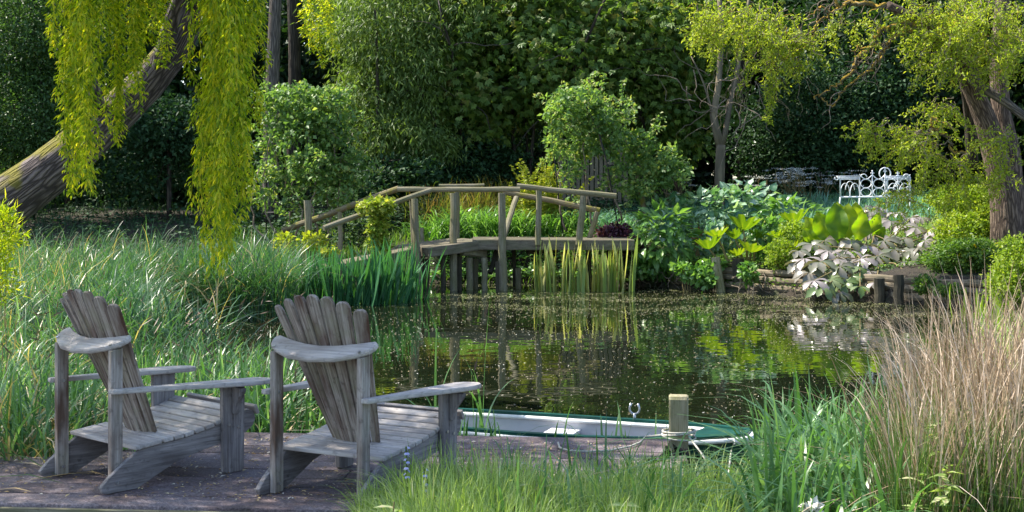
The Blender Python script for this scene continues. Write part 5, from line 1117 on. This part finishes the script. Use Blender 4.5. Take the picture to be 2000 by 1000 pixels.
for k, (px, Y, n, h) in enumerate(((1062, 23.9, 19, 1.0), (1095, 23.8, 22, 1.06), (1128, 23.8, 20, 1.04), (1160, 23.9, 22, 1.0), (1190, 23.8, 22, 1.04), (1220, 23.9, 20, 1.08))):
    iris('cream striped iris clump, %s' % ['leftmost of the row before the footbridge', 'second from the left in the row before the footbridge', 'third from the left in the row before the footbridge', 'fourth from the left in the row before the footbridge', 'fifth from the left in the row before the footbridge', 'rightmost of the row, by the purple-leaved plant'][k], px, Y, n, h, .09, var_m, 'cream striped iris clumps in the water', 'striped iris', lean=.07)
iris('bright yellow-green iris clump at the foot of the log edging', 1925, 19.2, 18, .5, .2, [strap('leaf', LM['skunk'], w=.05, bend=b_, seed=i) for i, b_ in enumerate((.05, .2))], 'yellow-green iris clumps at the log edging')
iris('second yellow-green iris clump nearer the rushes', 1965, 18.2, 14, .42, .2, [strap('leaf', LM['skunk'], w=.05, bend=b_, seed=i) for i, b_ in enumerate((.05, .2))], 'yellow-green iris clumps at the log edging')

# ------------------------------------------------------------------ strap-leaved and grassy plants behind the bridge and on the lawn
def tuft(name, label, cat, px, Y, n, h, w, sx, sy, mat, bend=.6, group=None, droop=.25, nseg=6, zoff=0., lean=.2, part='foliage'):
    b0 = wpt(px, Y); t = thing(name, label, cat, b0, 0, group); inv = Matrix.Translation(-Vector(t.location))
    x = b0[0] + N_(size=n) * sx; y = b0[1] + N_(size=n) * sy; z = hgt(x, y) + zoff
    V, Fc, A = blades(np.stack([x, y, z - .02], 1), rng.random(n) * 6.283, h * rng.uniform(.55, 1.05, n), w * rng.uniform(.7, 1.2, n), bend * rng.uniform(.3, 1.2, n), rng.random(n), nseg, droop=droop, lean=lean)
    obj(part, mesh_from(part, V, Fc, A), mat, t, inv); return t
for k, (px, Y, n, h) in enumerate(((858, 26.9, 170, .75), (905, 27.2, 240, 1.1), (950, 26.9, 280, 1.2), (1000, 27.0, 260, 1.1), (1045, 27.4, 200, .95), (1112, 27.4, 170, .9))):
    tuft('daylily', 'bright glossy daylily clump %s' % ['at the left end of the bed behind the footbridge', 'left of the twin posts behind the footbridge', 'right of the twin posts behind the footbridge', 'in the middle bed seen through the handrail', 'below the yellow-green fern behind the footbridge', 'behind the cream striped irises'][k], 'daylily', px, Y, n, h, .032, .26, .2, LM['daylily'], .8, 'daylilies behind the footbridge')
tuft('tall_grass', 'olive grass clump with rusty tips behind the left of the daylilies', 'grass clump', 880, 28.2, 520, 1.3, .012, .4, .2, LM['rust'], .35, 'olive grass clumps', .1)
tuft('tall_grass', 'olive grass clump with rusty tips under the middle handrail', 'grass clump', 945, 28.6, 520, 1.4, .012, .4, .2, LM['rust'], .3, 'olive grass clumps', .1)
for k, (px, Y, h) in enumerate(((1165, 28, .8), (1200, 27.2, .7), (1130, 28.5, .7))):
    tuft('strap_leaf_plant', ['blue-green strap-leaved clump between the legs of the right rose arch', 'blue-green strap-leaved clump below the right leg of the rose arch', 'blue-green strap-leaved clump left inside the rose arch'][k], 'strap-leaved plant', px, Y, 170, h, .026, .22, .2, LM['daff'], .7, 'blue-green clumps under the rose arch')
# daffodil leaves on the lawn, uncountable
def field(name, label, pxr, Yr, n, h, w, mat, bend=.35, zoff=0., dens=None, droop=.1, nseg=4):
    px = rng.uniform(*pxr, n); Y = rng.uniform(*Yr, n); 
    if dens is not None: k = rng.random(n) < dens(px, Y); px, Y = px[k], Y[k]
    n = len(px); X = (px - 1000) / F * Y; z = hgt(X, Y); patch = .5 + .5 * np.sin(X * 2.3 + 1) * np.cos(Y * 2.9 + X)
    return stuff(name, [blades(np.stack([X, Y, z - .02], 1), rng.random(n) * 6.283, h * (.55 + .5 * rng.random(n)) * (.7 + .5 * patch), w * (.7 + .6 * rng.random(n)), bend * rng.random(n) * 1.4, np.clip(.55 * patch + .5 * rng.random(n), 0, 1), nseg, droop=droop, lean=.15)], mat, label)
field('lawn_daffodil_leaves', 'blue-green strappy leaves carpeting the ground round the white bench', (1220, 1960), (27.2, 33), 9500, .5, .022, LM['daff'], .45)
field('lawn_grass', 'sunlit short grass under and before the white bench', (1560, 1960), (24.8, 28.5), 7000, .22, .012, LM['grass'], .5)
field('rough_grass', 'rough green grass on the far bank left of the footbridge', (420, 1240), (25.2, 31), 9000, .38, .014, LM['herb'], .5, dens=lambda p_, y_: np.where((p_ > 820) & (p_ < 1060), .25, .8))
field('shade_grass', 'sparse dark grass in the shade under the leaning trunk', (-60, 560), (22.6, 34), 3200, .4, .014, LM['holly'], .5)

# low herbs and ivy mats, uncountable small leaves hugging the ground
def mat_(name, label, regs, lmat, L_=.06, W_=.045, z=(.02, .2)):
    pts = []
    for (px0, px1, Ya, Yb, n) in regs:
        px = rng.uniform(px0, px1, n); Y = rng.uniform(Ya, Yb, n); X = (px - 1000) / F * Y; k = sdf(X, Y) > -.12; X, Y = X[k], Y[k]; hh = (.5 + .5 * np.sin(X * 3.7) * np.cos(Y * 3.1)); pts.append(np.stack([X, Y, np.maximum(hgt(X, Y), .1) + z[0] + (z[1] - z[0]) * rng.random(len(X)) * hh], 1))
    p_ = np.concatenate(pts); n = len(p_); a = rng.random(n) * 6.283
    stuff(name, [leaves(p_, np.stack([np.cos(a), np.sin(a), N_(size=n) * .3], 1), np.stack([N_(size=n) * .4, N_(size=n) * .4 - .3, np.ones(n)], 1), L_ * (.6 + .8 * rng.random(n)), W_ * (.6 + .8 * rng.random(n)), rng.random(n))], lmat, label)
mat_('bank_herbs', 'low green herbs covering the planted bank between the larger plants', [(1230, 1960, 22.2, 27, 15000), (1200, 1420, 23.8, 25.5, 3000)], LM['herb'])
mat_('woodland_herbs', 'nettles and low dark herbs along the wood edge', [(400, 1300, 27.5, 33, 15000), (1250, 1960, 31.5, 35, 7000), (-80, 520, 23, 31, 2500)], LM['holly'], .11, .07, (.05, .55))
mat_('bridge_bank_herbs', 'bright low herbs on the bank seen beneath the footbridge', [(840, 1230, 25.6, 27.3, 5200)], LM['shrub'], .09, .06, (.02, .3))

# ------------------------------------------------------------------ leafy perennials on the right bank, leaf by leaf
def mound(name, label, cat, px, Y, rx, rz, ry, n, size, meshes, lay=.0, group=None, zc=None, D_out=1., droopd=-.25, up=.8, jitter=.35, front=True, stemmat=None):
    s_ = F / Y; c = np.array([(px - 1000) / F * Y, Y, 0.]); gz = float(hgt(np.array([c[0]]), np.array([Y]))[0]); c[2] = gz if zc is None else P(px, zc, Y)[2]
    t = thing(name, label, cat, (c[0], Y, gz), 0, group); R = np.array([rx / s_, ry, rz / s_])
    for k in range(n):
        u = unit(N_(size=3)); u[2] = abs(u[2]) if zc is None else u[2]
        if u[1] > .3 and front: u[1] *= -1
        r_ = rng.uniform(.72, 1.02); b0 = c + u * R * r_; b0[2] = max(b0[2], float(hgt(b0[:1], b0[1:2])[0]) + .04 if sdf(b0[:1], b0[1:2])[0] > 0 else .1)
        D = u * D_out + N_(size=3) * jitter + [0, 0, droopd]; put(t, meshes[rng.integers(len(meshes))], b0, D, u * .7 + N_(size=3) * .25 + [0, 0, up], size * rng.uniform(.65, 1.2))
    return t
sh = [leaf_mesh('leaf', OV, LM['shrub'], dr, .25, .1, i, vv) for i, (dr, vv) in enumerate(((.25, .3), (.4, .5), (.15, .75), (.5, .45)))]
cf = [leaf_mesh('leaf', HEART, LM['comfrey'], dr, .2, .25, i, vv) for i, (dr, vv) in enumerate(((.3, .2), (.2, .5), (.4, .75), (.15, .92)))]
mound('pointed_leaf_shrub', 'mid-green shrub with drooping pointed leaves at the left of the planted bank', 'shrub', 1298, 25.0, 62, 66, .55, 270, .25, sh, zc=468)
mound('heart_leaf_plant', 'wide mound of silvery green heart leaves behind the umbrella-leaved plants', 'perennial', 1410, 26.2, 125, 72, .9, 420, .2, cf, zc=440)
mound('heart_leaf_plant', 'lower silvery green heart-leaved mound at the far left of the bank', 'perennial', 1310, 26.2, 62, 42, .6, 130, .19, cf, zc=425)
mound('heart_leaf_plant', 'silvery green heart-leaved mound below the forked tree', 'perennial', 1465, 26.6, 84, 46, .7, 180, .19, cf, zc=405)
mound('pointed_leaf_plant', 'bright green pointed-leaved plant between the silvery mound and paddle leaves', 'perennial', 1545, 25.6, 72, 42, .6, 200, .23, sh, zc=432)
mound('pointed_leaf_plant', 'green pointed-leaved plant behind the right umbrella leaves', 'perennial', 1505, 24.6, 42, 42, .5, 100, .23, sh, zc=470)
# umbrella-leaved plants: cup leaves on stout stalks
fm = [fan_mesh('leaf', LM['gunnera'], 9 + i, cu, i, vv) for i, (cu, vv) in enumerate(((.85, .45), (.7, .65), (1.0, .3), (.8, .8)))]
def umbrella(label, lst, crown_px, Y, group='umbrella-leaved plants'):
    b0 = wpt(crown_px, Y); t = thing('umbrella_leaf_plant', label, 'perennial', b0, 0, group); inv = Matrix.Translation(-Vector(t.location))
    for i, (px, py, r, dy, tx, bpx, bpy_) in enumerate(lst):
        c = P(px, py + r * .55, Y + dy); put(t, fm[i % 4], c, (-.4 * tx, -1, .05), (.16 * tx, .1 - .25 * (i % 3 == 1), 1), r / (F / Y) * 1.15)
        bb = P(bpx, bpy_, Y + .1); obj('stalk', tube([bb, (bb + c) / 2 + [0, 0, .02], c], [.026, .021, .014], 6, caps=False).mesh('stalk', True), M['stalk'], t, inv)
umbrella('umbrella-leaved plant with three stout stalks on the slanting cut stake', [(1385, 472, 27, 0, -1, 1408, 518), (1402, 450, 25, .3, -1, 1422, 512)], 1415, 24.0)
umbrella('largest umbrella-leaved plant, its pleated leaves stacked above the tree stump', [(1452, 432, 33, .3, 1, 1462, 520), (1466, 478, 28, -.1, 1, 1464, 522), (1436, 455, 22, .4, -1, 1455, 520), (1440, 490, 20, 0, -1, 1458, 522), (1478, 455, 20, .4, 1, 1470, 520)], 1460, 24.0)
umbrella('umbrella-leaved plant left of the paddle leaves', [(1552, 420, 30, .5, -1, 1560, 500), (1518, 452, 24, .2, -1, 1550, 505), (1556, 450, 26, .2, 1, 1560, 505), (1548, 478, 26, -.1, -1, 1565, 510), (1588, 465, 24, .3, 1, 1570, 505), (1590, 430, 22, .8, 1, 1575, 500)], 1560, 23.9)
# paddle-leaved plant
pm = [leaf_mesh('leaf', PAD, LM['skunk'], .16, .45, .5, i, vv) for i, vv in enumerate((.1, .5, .85))]  # first variant darker: shade from neighbouring leaves put into its colour
b0 = wpt(1650, 23.4); t = thing('paddle_leaf_plant', 'plant with huge upright paddle leaves glowing yellow-green in front of the bench', 'perennial', b0)
for (px, py, ln, ax, dy, mi) in ((1640, 475, 78, -.15, -.25, 0), (1622, 478, 70, -.45, 0, 1), (1655, 470, 74, .0, .35, 2), (1672, 475, 66, .25, -.1, 1), (1690, 470, 62, .55, .2, 1), (1605, 470, 56, -.7, .2, 2), (1668, 455, 62, .1, .6, 2), (1700, 478, 46, .9, .1, 1), (1645, 452, 60, -.2, .7, 2), (1598, 478, 44, -1., .1, 1)):
    put(t, pm[mi], P(px, py, 23.4 + dy), (ax, -.1, 1), (ax * .3 + (.2 if ax > 0 else -.25), -1, .25), ln / (F / 23.4))
# bronze-leaved plant, palmate leaves drooping over the logs
rm = [palm_mesh('leaf', LM['rodg'], 5 + i % 2, i, 4.4, vv) for i, vv in enumerate((.45, .65, .85, .35))] + [palm_mesh('leaf', LM['rodg_g'], 5, 9, 4.4, .5), palm_mesh('leaf', LM['rodg_g'], 6, 10, 4.4, .7)]
b0 = wpt(1700, 22.6); t = thing('bronze_leaf_plant', 'spreading plant with bronze-grey jagged leaves hanging over the logs', 'perennial', b0); inv = Matrix.Translation(-Vector(t.location))
spots_ = [(1590, 478, 34), (1572, 505, 34), (1600, 512, 34), (1618, 490, 28), (1590, 548, 30), (1622, 545, 28), (1640, 520, 30), (1655, 490, 32), (1662, 470, 26), (1690, 478, 32), (1700, 455, 30), (1725, 470, 30), (1680, 505, 30), (1715, 500, 32), (1748, 488, 32), (1700, 530, 30), (1735, 525, 30), (1768, 510, 30), (1760, 465, 30), (1790, 485, 28), (1650, 552, 26),
          (1690, 430, 26), (1715, 425, 26), (1740, 432, 28), (1765, 440, 26), (1790, 445, 26), (1812, 452, 24), (1835, 440, 24), (1850, 447, 20), (1700, 412, 22), (1725, 408, 22), (1750, 415, 22), (1780, 425, 20), (1800, 425, 18), (1775, 535, 24), (1745, 548, 22), (1712, 552, 22), (1806, 470, 24), (1665, 540, 24), (1635, 500, 26), (1690, 405, 18), (1560, 490, 22), (1562, 512, 30), (1580, 532, 32), (1606, 562, 28), (1640, 572, 26), (1622, 525, 30), (1672, 520, 30), (1610, 470, 28), (1655, 510, 30), (1680, 560, 24), (1780, 490, 28), (1820, 490, 24), (1762, 540, 24)]
for i, (px, py, r) in enumerate(spots_):
    Yl = float(np.interp(py, [400, 480, 555], [24.6, 22.9, 21.7])) + rng.uniform(-.15, .15); c = P(px, py, Yl); green = py > 515 and px > 1600 and i % 3 != 0
    put(t, rm[rng.integers(4, 6)] if green else rm[rng.integers(4)], c, (rng.uniform(-1, 1), -.7, rng.uniform(-.5, -.1)), (N_() * .25 - .1, -.45 + N_() * .15, 1), r / (F / Yl) * 1.12)
    if i % 2 == 0: bb = np.array([b0[0] + N_() * .5, 22.7 + N_() * .1, b0[2] + .05]); obj('stalk', tube([bb, (bb + c) / 2 + [0, 0, .08], c], [.012, .011, .008], 5, caps=False).mesh('stalk', True), M['stalk'], t, inv)
# small-leaved mounds as bushes with a foliage part
def bush(name, label, cat, blobs, L_, W_, lmat, seed, droop=.1, group=None, up=.9, vmix=.5, sr=1.):
    rg = np.random.default_rng(seed); c = blobs[0]; t = thing(name, label, cat, ground(c[0], c[2]), 0, group); inv = Matrix.Translation(-Vector(t.location))
    V, Fc, A = foliage(blobs, L_, W_, rg, droop=droop, out=.6, updir=up, vmix=vmix); obj('foliage', mesh_from('foliage', V, Fc, A), lmat, t, inv)
    nb_ = 6; g_ = ground(c[0], c[2])
    for k in range(nb_):
        q_ = P(c[0] + rg.uniform(-.7, .7) * c[3], c[1] - rg.uniform(0, .5) * c[4], c[2]); obj('stem', tube([g_ + [rg.normal() * .05, 0, -.03], (g_ + q_) / 2 + rg.normal(size=3) * .03, q_], [.012 * sr, .009 * sr, .006 * sr], 4, caps=False).mesh('stem', True), M['stalk'], t, inv)
    return t
bush('spurge_bush', 'rounded yellow-green spurge bush left of the curly willow trunk', 'shrub', [(1878, 392, 23.6, 66, 32, .6, 420, 12, .05), (1920, 405, 23.4, 40, 30, .4, 160, 12, .05)], .06, .035, LM['euph'], 201, 0, up=1.3)
bush('leafy_mound', 'yellow-green leafy mound under the spurge bush', 'perennial', [(1880, 460, 22.9, 56, 46, .5, 330, 12, .06), (1925, 440, 22.9, 40, 40, .4, 170, 12, .06)], .065, .04, LM['euph'], 202)
bush('leafy_mound', 'fresh green mound with yellow globe flowers above the logs', 'perennial', [(1870, 505, 21.9, 60, 34, .45, 330, 12, .06), (1910, 495, 21.7, 40, 26, .4, 160, 12, .06)], .06, .04, LM['herb'], 203)
bush('ferny_mound', 'bright ferny mound between the umbrella leaves and the bronze plant', 'perennial', [(1525, 500, 23.4, 27, 36, .3, 240, 14, .04), (1550, 455, 23.9, 30, 22, .3, 90, 14, .05)], .04, .028, LM['euph'], 204)
bush('leafy_mound', 'yellow-green bushy plant at the right picture edge by the log end', 'perennial', [(1985, 520, 19.6, 34, 60, .5, 320, 12, .05), (1960, 560, 19.4, 30, 40, .4, 150, 12, .05), (2020, 540, 19.5, 40, 80, .5, 200, 12, .05)], .055, .03, LM['euph'], 205)
bush('leafy_mound', 'green herb tuft growing in front of the logs', 'perennial', [(1808, 556, 20.9, 20, 16, .15, 70, 10, .04), (1850, 568, 20.6, 24, 12, .15, 60, 10, .04)], .05, .035, LM['herb'], 206)
bush('purple_leaf_plant', 'low purple-leaved plant right of the footbridge end', 'perennial', [(1205, 462, 25.9, 36, 22, .4, 190, 8, .06), (1235, 485, 25.6, 26, 20, .3, 90, 8, .06)], .08, .06, LM['purple'], 207)
bush('ivy', 'yellow-edged ivy smothering a post of the left handrail', 'ivy', [(742, 401, 23.1, 28, 10, .25, 70, 9, .05), (737, 435, 23.1, 13, 38, .15, 70, 9, .04), (705, 404, 23.3, 14, 8, .15, 12, 8, .05), (742, 480, 23.1, 14, 22, .15, 40, 10, .05)], .09, .075, LM['goldivy'], 208)
bush('ivy', 'yellow ivy at the foot of the timber stake', 'ivy', [(612, 470, 23.3, 18, 14, .2, 24, 8, .05), (560, 478, 23.4, 12, 22, .2, 18, 8, .05), (645, 490, 23.2, 10, 8, .15, 8, 7, .04)], .09, .065, LM['fern'], 209)
bush('ivy', 'green ivy trailing over the logs beside the slanting cut stake', 'ivy', [(1345, 530, 24.0, 26, 14, .2, 26, 8, .06), (1372, 545, 23.8, 16, 14, .15, 16, 8, .06), (1395, 520, 24.0, 22, 8, .15, 14, 8, .05), (1460, 532, 23.3, 14, 16, .15, 16, 8, .05), (1260, 520, 24.8, 24, 20, .3, 50, 8, .06)], .11, .09, LM['shrub'], 210)
bush('willow_shoot', 'yellow-green willow shoot rising at the left picture edge', 'shrub', [(4, 452, 9.4, 26, 50, .2, 60, 12, .04), (-8, 540, 9.3, 26, 60, .2, 40, 12, .04)], .07, .014, LM['willow'], 212, droop=-.4, sr=.25)
bush('red_leaf_seedling', 'small red-brown leaved seedling behind the left umbrella leaves', 'seedling', [(1362, 455, 25.4, 10, 9, .1, 14, 8, .03)], .07, .04, M['red'], 211)
# yellow globe flowers, one by one
for k, (px, py) in enumerate(((1903, 482), (1886, 494), (1901, 499), (1891, 507), (1921, 488), (1937, 491), (1905, 508), (1931, 499), (1876, 499), (1946, 478))):
    Yf = 21.6; c = P(px, py, Yf); t = thing('globe_flower', 'yellow globe flower on the mound above the log end', 'flower', (c[0], Yf, c[2] - .25), 0, 'yellow globe flowers above the logs'); inv = Matrix.Translation(-Vector(t.location))
    pp = c + unit(N_(size=(14, 3))) * .016; v_, f_, a_ = leaves(pp, pp - c + [0, 0, .01], N_(size=(14, 3)), .03, .028, .5); obj('petals', mesh_from('petals', v_, f_, a_), M['yellow'], t, inv)
    obj('stem', tube([c - [0, 0, .25], c], .004, 4, caps=False).mesh('stem'), M['stalk'], t, inv)
# cow parsley in the shade
for k in range(17):
    px = rng.uniform(1425, 1655) if k < 15 else rng.uniform(1300, 1420); Yc = rng.uniform(31.5, 33.5); b0 = wpt(px, Yc); t = thing('cow_parsley', 'white-flowered cow parsley plant in the shade left of the bench', 'wildflower', b0, 0, 'cow parsley along the wood edge'); inv = Matrix.Translation(-Vector(t.location))
    for j in range(6):
        top = b0 + [N_() * .22, N_() * .2, rng.uniform(.45, .95)]; obj('stem', tube([b0, (b0 + top) / 2 + [0, 0, .05], top], .006, 4, caps=False).mesh('stem'), M['stalk'], t, inv)
        q_ = top + N_(size=(36, 3)) * [.06, .06, .012]; v_, f_, a_ = leaves(q_, N_(size=(36, 3)) * [1, 1, .2], np.tile([0, -.3, 1.], (36, 1)), .024, .02, .5); tag(obj('flower_head', mesh_from('flower_head', v_, f_, a_), M['umbel'], t, inv), kind='stuff')
# yellow-green fern plumes behind the bridge
def fern(label, px, Y, n, h, seed):
    rg = np.random.default_rng(seed); b0 = wpt(px, Y); t = thing('fern', label, 'fern', b0, 0, 'yellow-green ferns behind the footbridge'); inv = Matrix.Translation(-Vector(t.location))
    for k in range(n):
        a = rg.random() * 6.283; le = rg.uniform(.08, .4); hh = h * rg.uniform(.6, 1.05); T_ = np.linspace(0, 1, 16); pts = b0 + np.stack([np.cos(a) * le * T_ ** 1.8 * hh, np.sin(a) * le * T_ ** 1.8 * hh * .6, hh * (T_ - .12 * T_ ** 4)], 1) + [rg.normal() * .13, rg.normal() * .1, 0]
        m_ = 90; tt = rg.uniform(.2, 1, m_); q_ = np.stack([np.interp(tt, T_, pts[:, i]) for i in range(3)], 1); sgn = rg.choice([-1, 1], m_); sd_ = np.array([-math.sin(a), math.cos(a), 0.]); sd_ = np.array([1., .2, 0]) if abs(sd_[0]) < .4 else sd_
        v_, f_, a_ = leaves(q_, sd_ * sgn[:, None] + rg.normal(size=(m_, 3)) * .25 + [0, 0, .35], rg.normal(size=(m_, 3)) * .4 + [0, -.6, .6], .15 * (1.1 - tt) + .03, .035, rg.random(m_))
        obj('frond', mesh_from('frond', v_, f_, a_), LM['fern'], t, inv)
fern('tall yellow-green fern behind the kink of the handrail', 1045, 27.6, 32, 1.75, 301); fern('yellow-green fern just right of the tallest one, behind the post', 1075, 27.9, 26, 1.5, 302); fern('short yellow-green fern at the left of the taller ones', 1003, 27.8, 14, 1.0, 303); fern('yellow-green fern low behind the diagonal brace', 1020, 27.2, 14, .8, 304)
fern('small yellowing fern in the back of the heart-leaved mound', 1435, 27.2, 9, .55, 305); fern('yellow-green fern tuft in front of the lawn leaves', 1525, 26.8, 12, .5, 306)

# ------------------------------------------------------------------ foreground grass, sedge and rushes
def fg(name, label, pxr, Yr, n, h, w, mat, bend=.5, hf=None, dens=None, droop=.1, nseg=6, lean=.12, z0=None, vsh=0.):
    px = rng.uniform(*pxr, n); Y = np.sqrt(rng.uniform(Yr[0] ** 2, Yr[1] ** 2, n))
    if dens is not None: k = rng.random(n) < dens(px, Y); px, Y = px[k], Y[k]
    n = len(px); X = (px - 1000) / F * Y; z = hgt(X, Y) - .03 if z0 is None else np.full(n, z0); z = np.maximum(z, -.1)
    hh = h * (.6 + .55 * rng.random(n)) * (hf(px, Y) if hf else 1); patch = .5 + .5 * np.sin(X * 4.3) * np.cos(Y * 5.1 + X * 2)
    return stuff(name, [blades(np.stack([X, Y, z], 1), rng.random(n) * 6.283, hh, w * (.7 + .7 * rng.random(n)), bend * rng.random(n) ** 1.3 * 1.5, np.clip(.35 * patch + .55 * rng.random(n) + vsh, 0, 1), nseg, droop=droop, lean=lean)], mat, label)
# bank under the front grass rises a little, so grass hides the deck end
ctl = lambda p_, y_: smooth(690, 770, p_ + (y_ - 5.3) * 45)
fg('front_grass', 'pale green grass in the foreground before the right chair', (700, 1420), (4.7, 6.45), 12500, .42, .0065, LM['grass'], .45, dens=lambda p_, y_: ctl(p_, y_), hf=lambda p_, y_: .74 + .46 * smooth(730, 830, p_) - .12 * smooth(900, 1100, p_) + .05 * np.sin(p_ / 37))
fg('front_sedge', 'lush broad sedge leaves in the foreground before the boat', (1230, 1760), (5.2, 7.6), 1250, .72, .021, LM['broad'], .9, dens=lambda p_, y_: .3 + .7 * smooth(1280, 1350, p_), hf=lambda p_, y_: .78 - .22 * smooth(1320, 1360, p_) * smooth(1500, 1460, p_) + .3 * smooth(1450, 1520, p_))
fg('front_sedge_sparse', 'scattered sedge shoots rising from the front grass', (940, 1330), (5.2, 6.9), 150, .6, .015, LM['broad'], .4)
fg('water_edge_shoots', 'sedge shoots in the water between the boat and the rushes', (1480, 1740), (7.2, 8.8), 110, .8, .024, LM['broad'], .35, z0=-.05)
fg('boat_side_shoots', 'thin sedge shoots between the deck and the boat', (885, 1330), (8.66, 8.85), 90, .5, .016, LM['broad'], .6, z0=-.02, dens=lambda p_, y_: .3 + .7 * smooth(1000, 930, p_))
fg('right_grass', 'fresh grass under the dry rushes at the right', (1640, 2080), (4.9, 9), 5200, .36, .009, LM['grass'], .5)
fg('right_far_grass', 'fresh grass on the bank below the log end', (1900, 2100), (12, 20), 2200, .28, .012, LM['grass'], .7)
rx = lambda p_, y_: smooth(1690, 1780, p_ + N_(size=p_.shape) * 20)
fg('dry_rushes', 'tall clump of pale dry rushes at the right', (1690, 2090), (5.3, 6.6), 1900, 1.3, .0066, LM['rush'], .2, dens=rx, hf=lambda p_, y_: .62 + .36 * smooth(1720, 1850, p_) + .06 * np.sin(p_ / 23), lean=.1, vsh=.1, nseg=7)
fg('green_rushes', 'thin green rushes growing up through the dry ones', (1740, 2090), (5.2, 6.6), 4200, .85, .005, LM['rush_g'], .2, lean=.1)
fg('bent_rushes', 'dry rush stems arching out over the water', (1700, 1900), (5.6, 6.4), 110, .95, .0062, LM['rush'], 1.1, lean=.4, vsh=.15, nseg=9)
# broadleaved weeds in the foreground grass
hm = [leaf_mesh('leaf', OV, LM['grass'], .3, .2, .1, 40 + i, vv) for i, vv in enumerate((.3, .55, .8))]
for k, (px, py, Y, n, sz, lab) in enumerate(((1225, 985, 5.2, 9, .075, 'broad-leaved weed at the bottom edge left of the stake'), (1010, 925, 5.6, 12, .06, 'dark leafy weed in the grass behind the bluebells'), (770, 990, 5.0, 9, .08, 'leafy weed at the grass edge beside the deck'), (1850, 905, 5.1, 22, .06, 'leafy bramble shoot within the rushes'), (1790, 930, 5.2, 16, .06, 'pale leafy shoot at the left foot of the rushes'), (1830, 690 + 130, 5.4, 10, .05, 'small leafy shoot climbing in the rushes'))):
    c = P(px, py, Y); t = thing('leafy_weed', lab, 'weed', (c[0], Y, c[2] - .25), 0, 'leafy weeds in the foreground'); stems(t, [((c[0], Y, c[2] - .3), c + [0, 0, .02])], .004, M['stalk'])
    for j in range(n): a = rng.random() * 6.283; b_ = c + [0, 0, -rng.random() * .14]; put(t, hm[j % 3], b_, (math.cos(a), math.sin(a), rng.uniform(-.1, .5)), (N_() * .2, N_() * .2, 1), sz * rng.uniform(.7, 1.3))
# bluebells
for k, (px, py, Y, lab) in enumerate(((793, 872, 5.9, 'taller pale bluebell spike in front of the right chair leg'), (829, 915, 5.9, 'shorter pale bluebell spike in the grass'))):
    c = P(px, py, Y); g_ = P(px + 4, 1010, Y); t = thing('bluebell', lab, 'bluebell', g_, 0, 'bluebells by the right chair'); inv = Matrix.Translation(-Vector(t.location)); obj('stem', tube([g_, (g_ + c) / 2, c], .0035, 5, caps=False).mesh('stem'), LM['grass'], t, inv)
    for j in range(11 if k == 0 else 8):
        z = c[2] - j * .013; a = j * 2.4; b_ = np.array([c[0] + (c[0] * 0 + .004), c[1], z]); q_ = np.repeat(b_[None], 5, 0); aa = a + np.linspace(-.9, .9, 5)
        v_, f_, a_ = leaves(q_ + np.stack([np.cos(aa), np.sin(aa), aa * 0], 1) * .004, np.stack([np.cos(aa), np.sin(aa), np.full(5, -.9)], 1), np.stack([np.cos(aa), np.sin(aa), np.ones(5)], 1), .017, .008, .5); obj('flower', mesh_from('flower', v_, f_, a_), M['blue'], t, inv)
# cream flower at the bottom edge
c = P(1582, 992, 5.4); t = thing('cream_flower', 'single cream ruffled flower at the bottom edge in the sedge', 'flower', (c[0], c[1], c[2] - .2)); inv = Matrix.Translation(-Vector(t.location))
q_ = c + N_(size=(26, 3)) * .012; v_, f_, a_ = leaves(q_, (q_ - c) * 30 + N_(size=(26, 3)) * .5, N_(size=(26, 3)) + [0, 0, 1], .045, .04, .5, fold=.35); obj('petals', mesh_from('petals', v_, f_, a_), M['lily_petal'], t, inv); stems(t, [(c - [0, 0, .22], c)], .004, M['stalk'])
# green shoots sprouting between the boards under the left chair, and a long leaf across the deck
for (px, py, n, h_) in ((243, 878, 5, .26), (262, 885, 3, .2)):
    b0 = deckpt(px, py); t = thing('deck_shoot', 'green sedge shoot growing up through the deck under the left chair' if n == 5 else 'thinner sedge shoot beside the one under the left chair', 'sedge', b0); inv = Matrix.Translation(-Vector(t.location))
    for j in range(n): V, Fc, A = blades((b0 + N_(size=3) * [.012, .012, 0])[None], np.array([rng.random() * 6.28]), np.array([h_ * rng.uniform(.7, 1.25)]), np.array([.014]), np.array([rng.uniform(.05, .35)]), np.array([.75]), 6); obj('leaf', mesh_from('leaf', V, Fc, A), LM['broad'], t, inv)
for (a_px, b_px, lab) in (((-10, 895), (118, 935), 'olive strap leaf lying across the deck corner at the left'), ((-10, 950), (122, 947), 'olive strap leaf flat on the deck near the front edge')):
    a3, b3 = deckpt(*a_px) + [0, 0, .05], deckpt(*b_px) + [0, 0, .01]; s3 = np.array([0, .012, 0]); mid = (a3 + b3) / 2 + [0, 0, .03]
    V = np.array([a3 - s3, a3 + s3, mid - s3, mid + s3, b3 - s3 * .2, b3 + s3 * .2]); tag(obj('strap_leaf', mesh_from('strap_leaf', V, np.array([[0, 1, 3, 2], [2, 3, 5, 4]]), np.full(6, .15)), LM['rush_g']), lab, 'leaf', 'strap leaves lying on the deck')
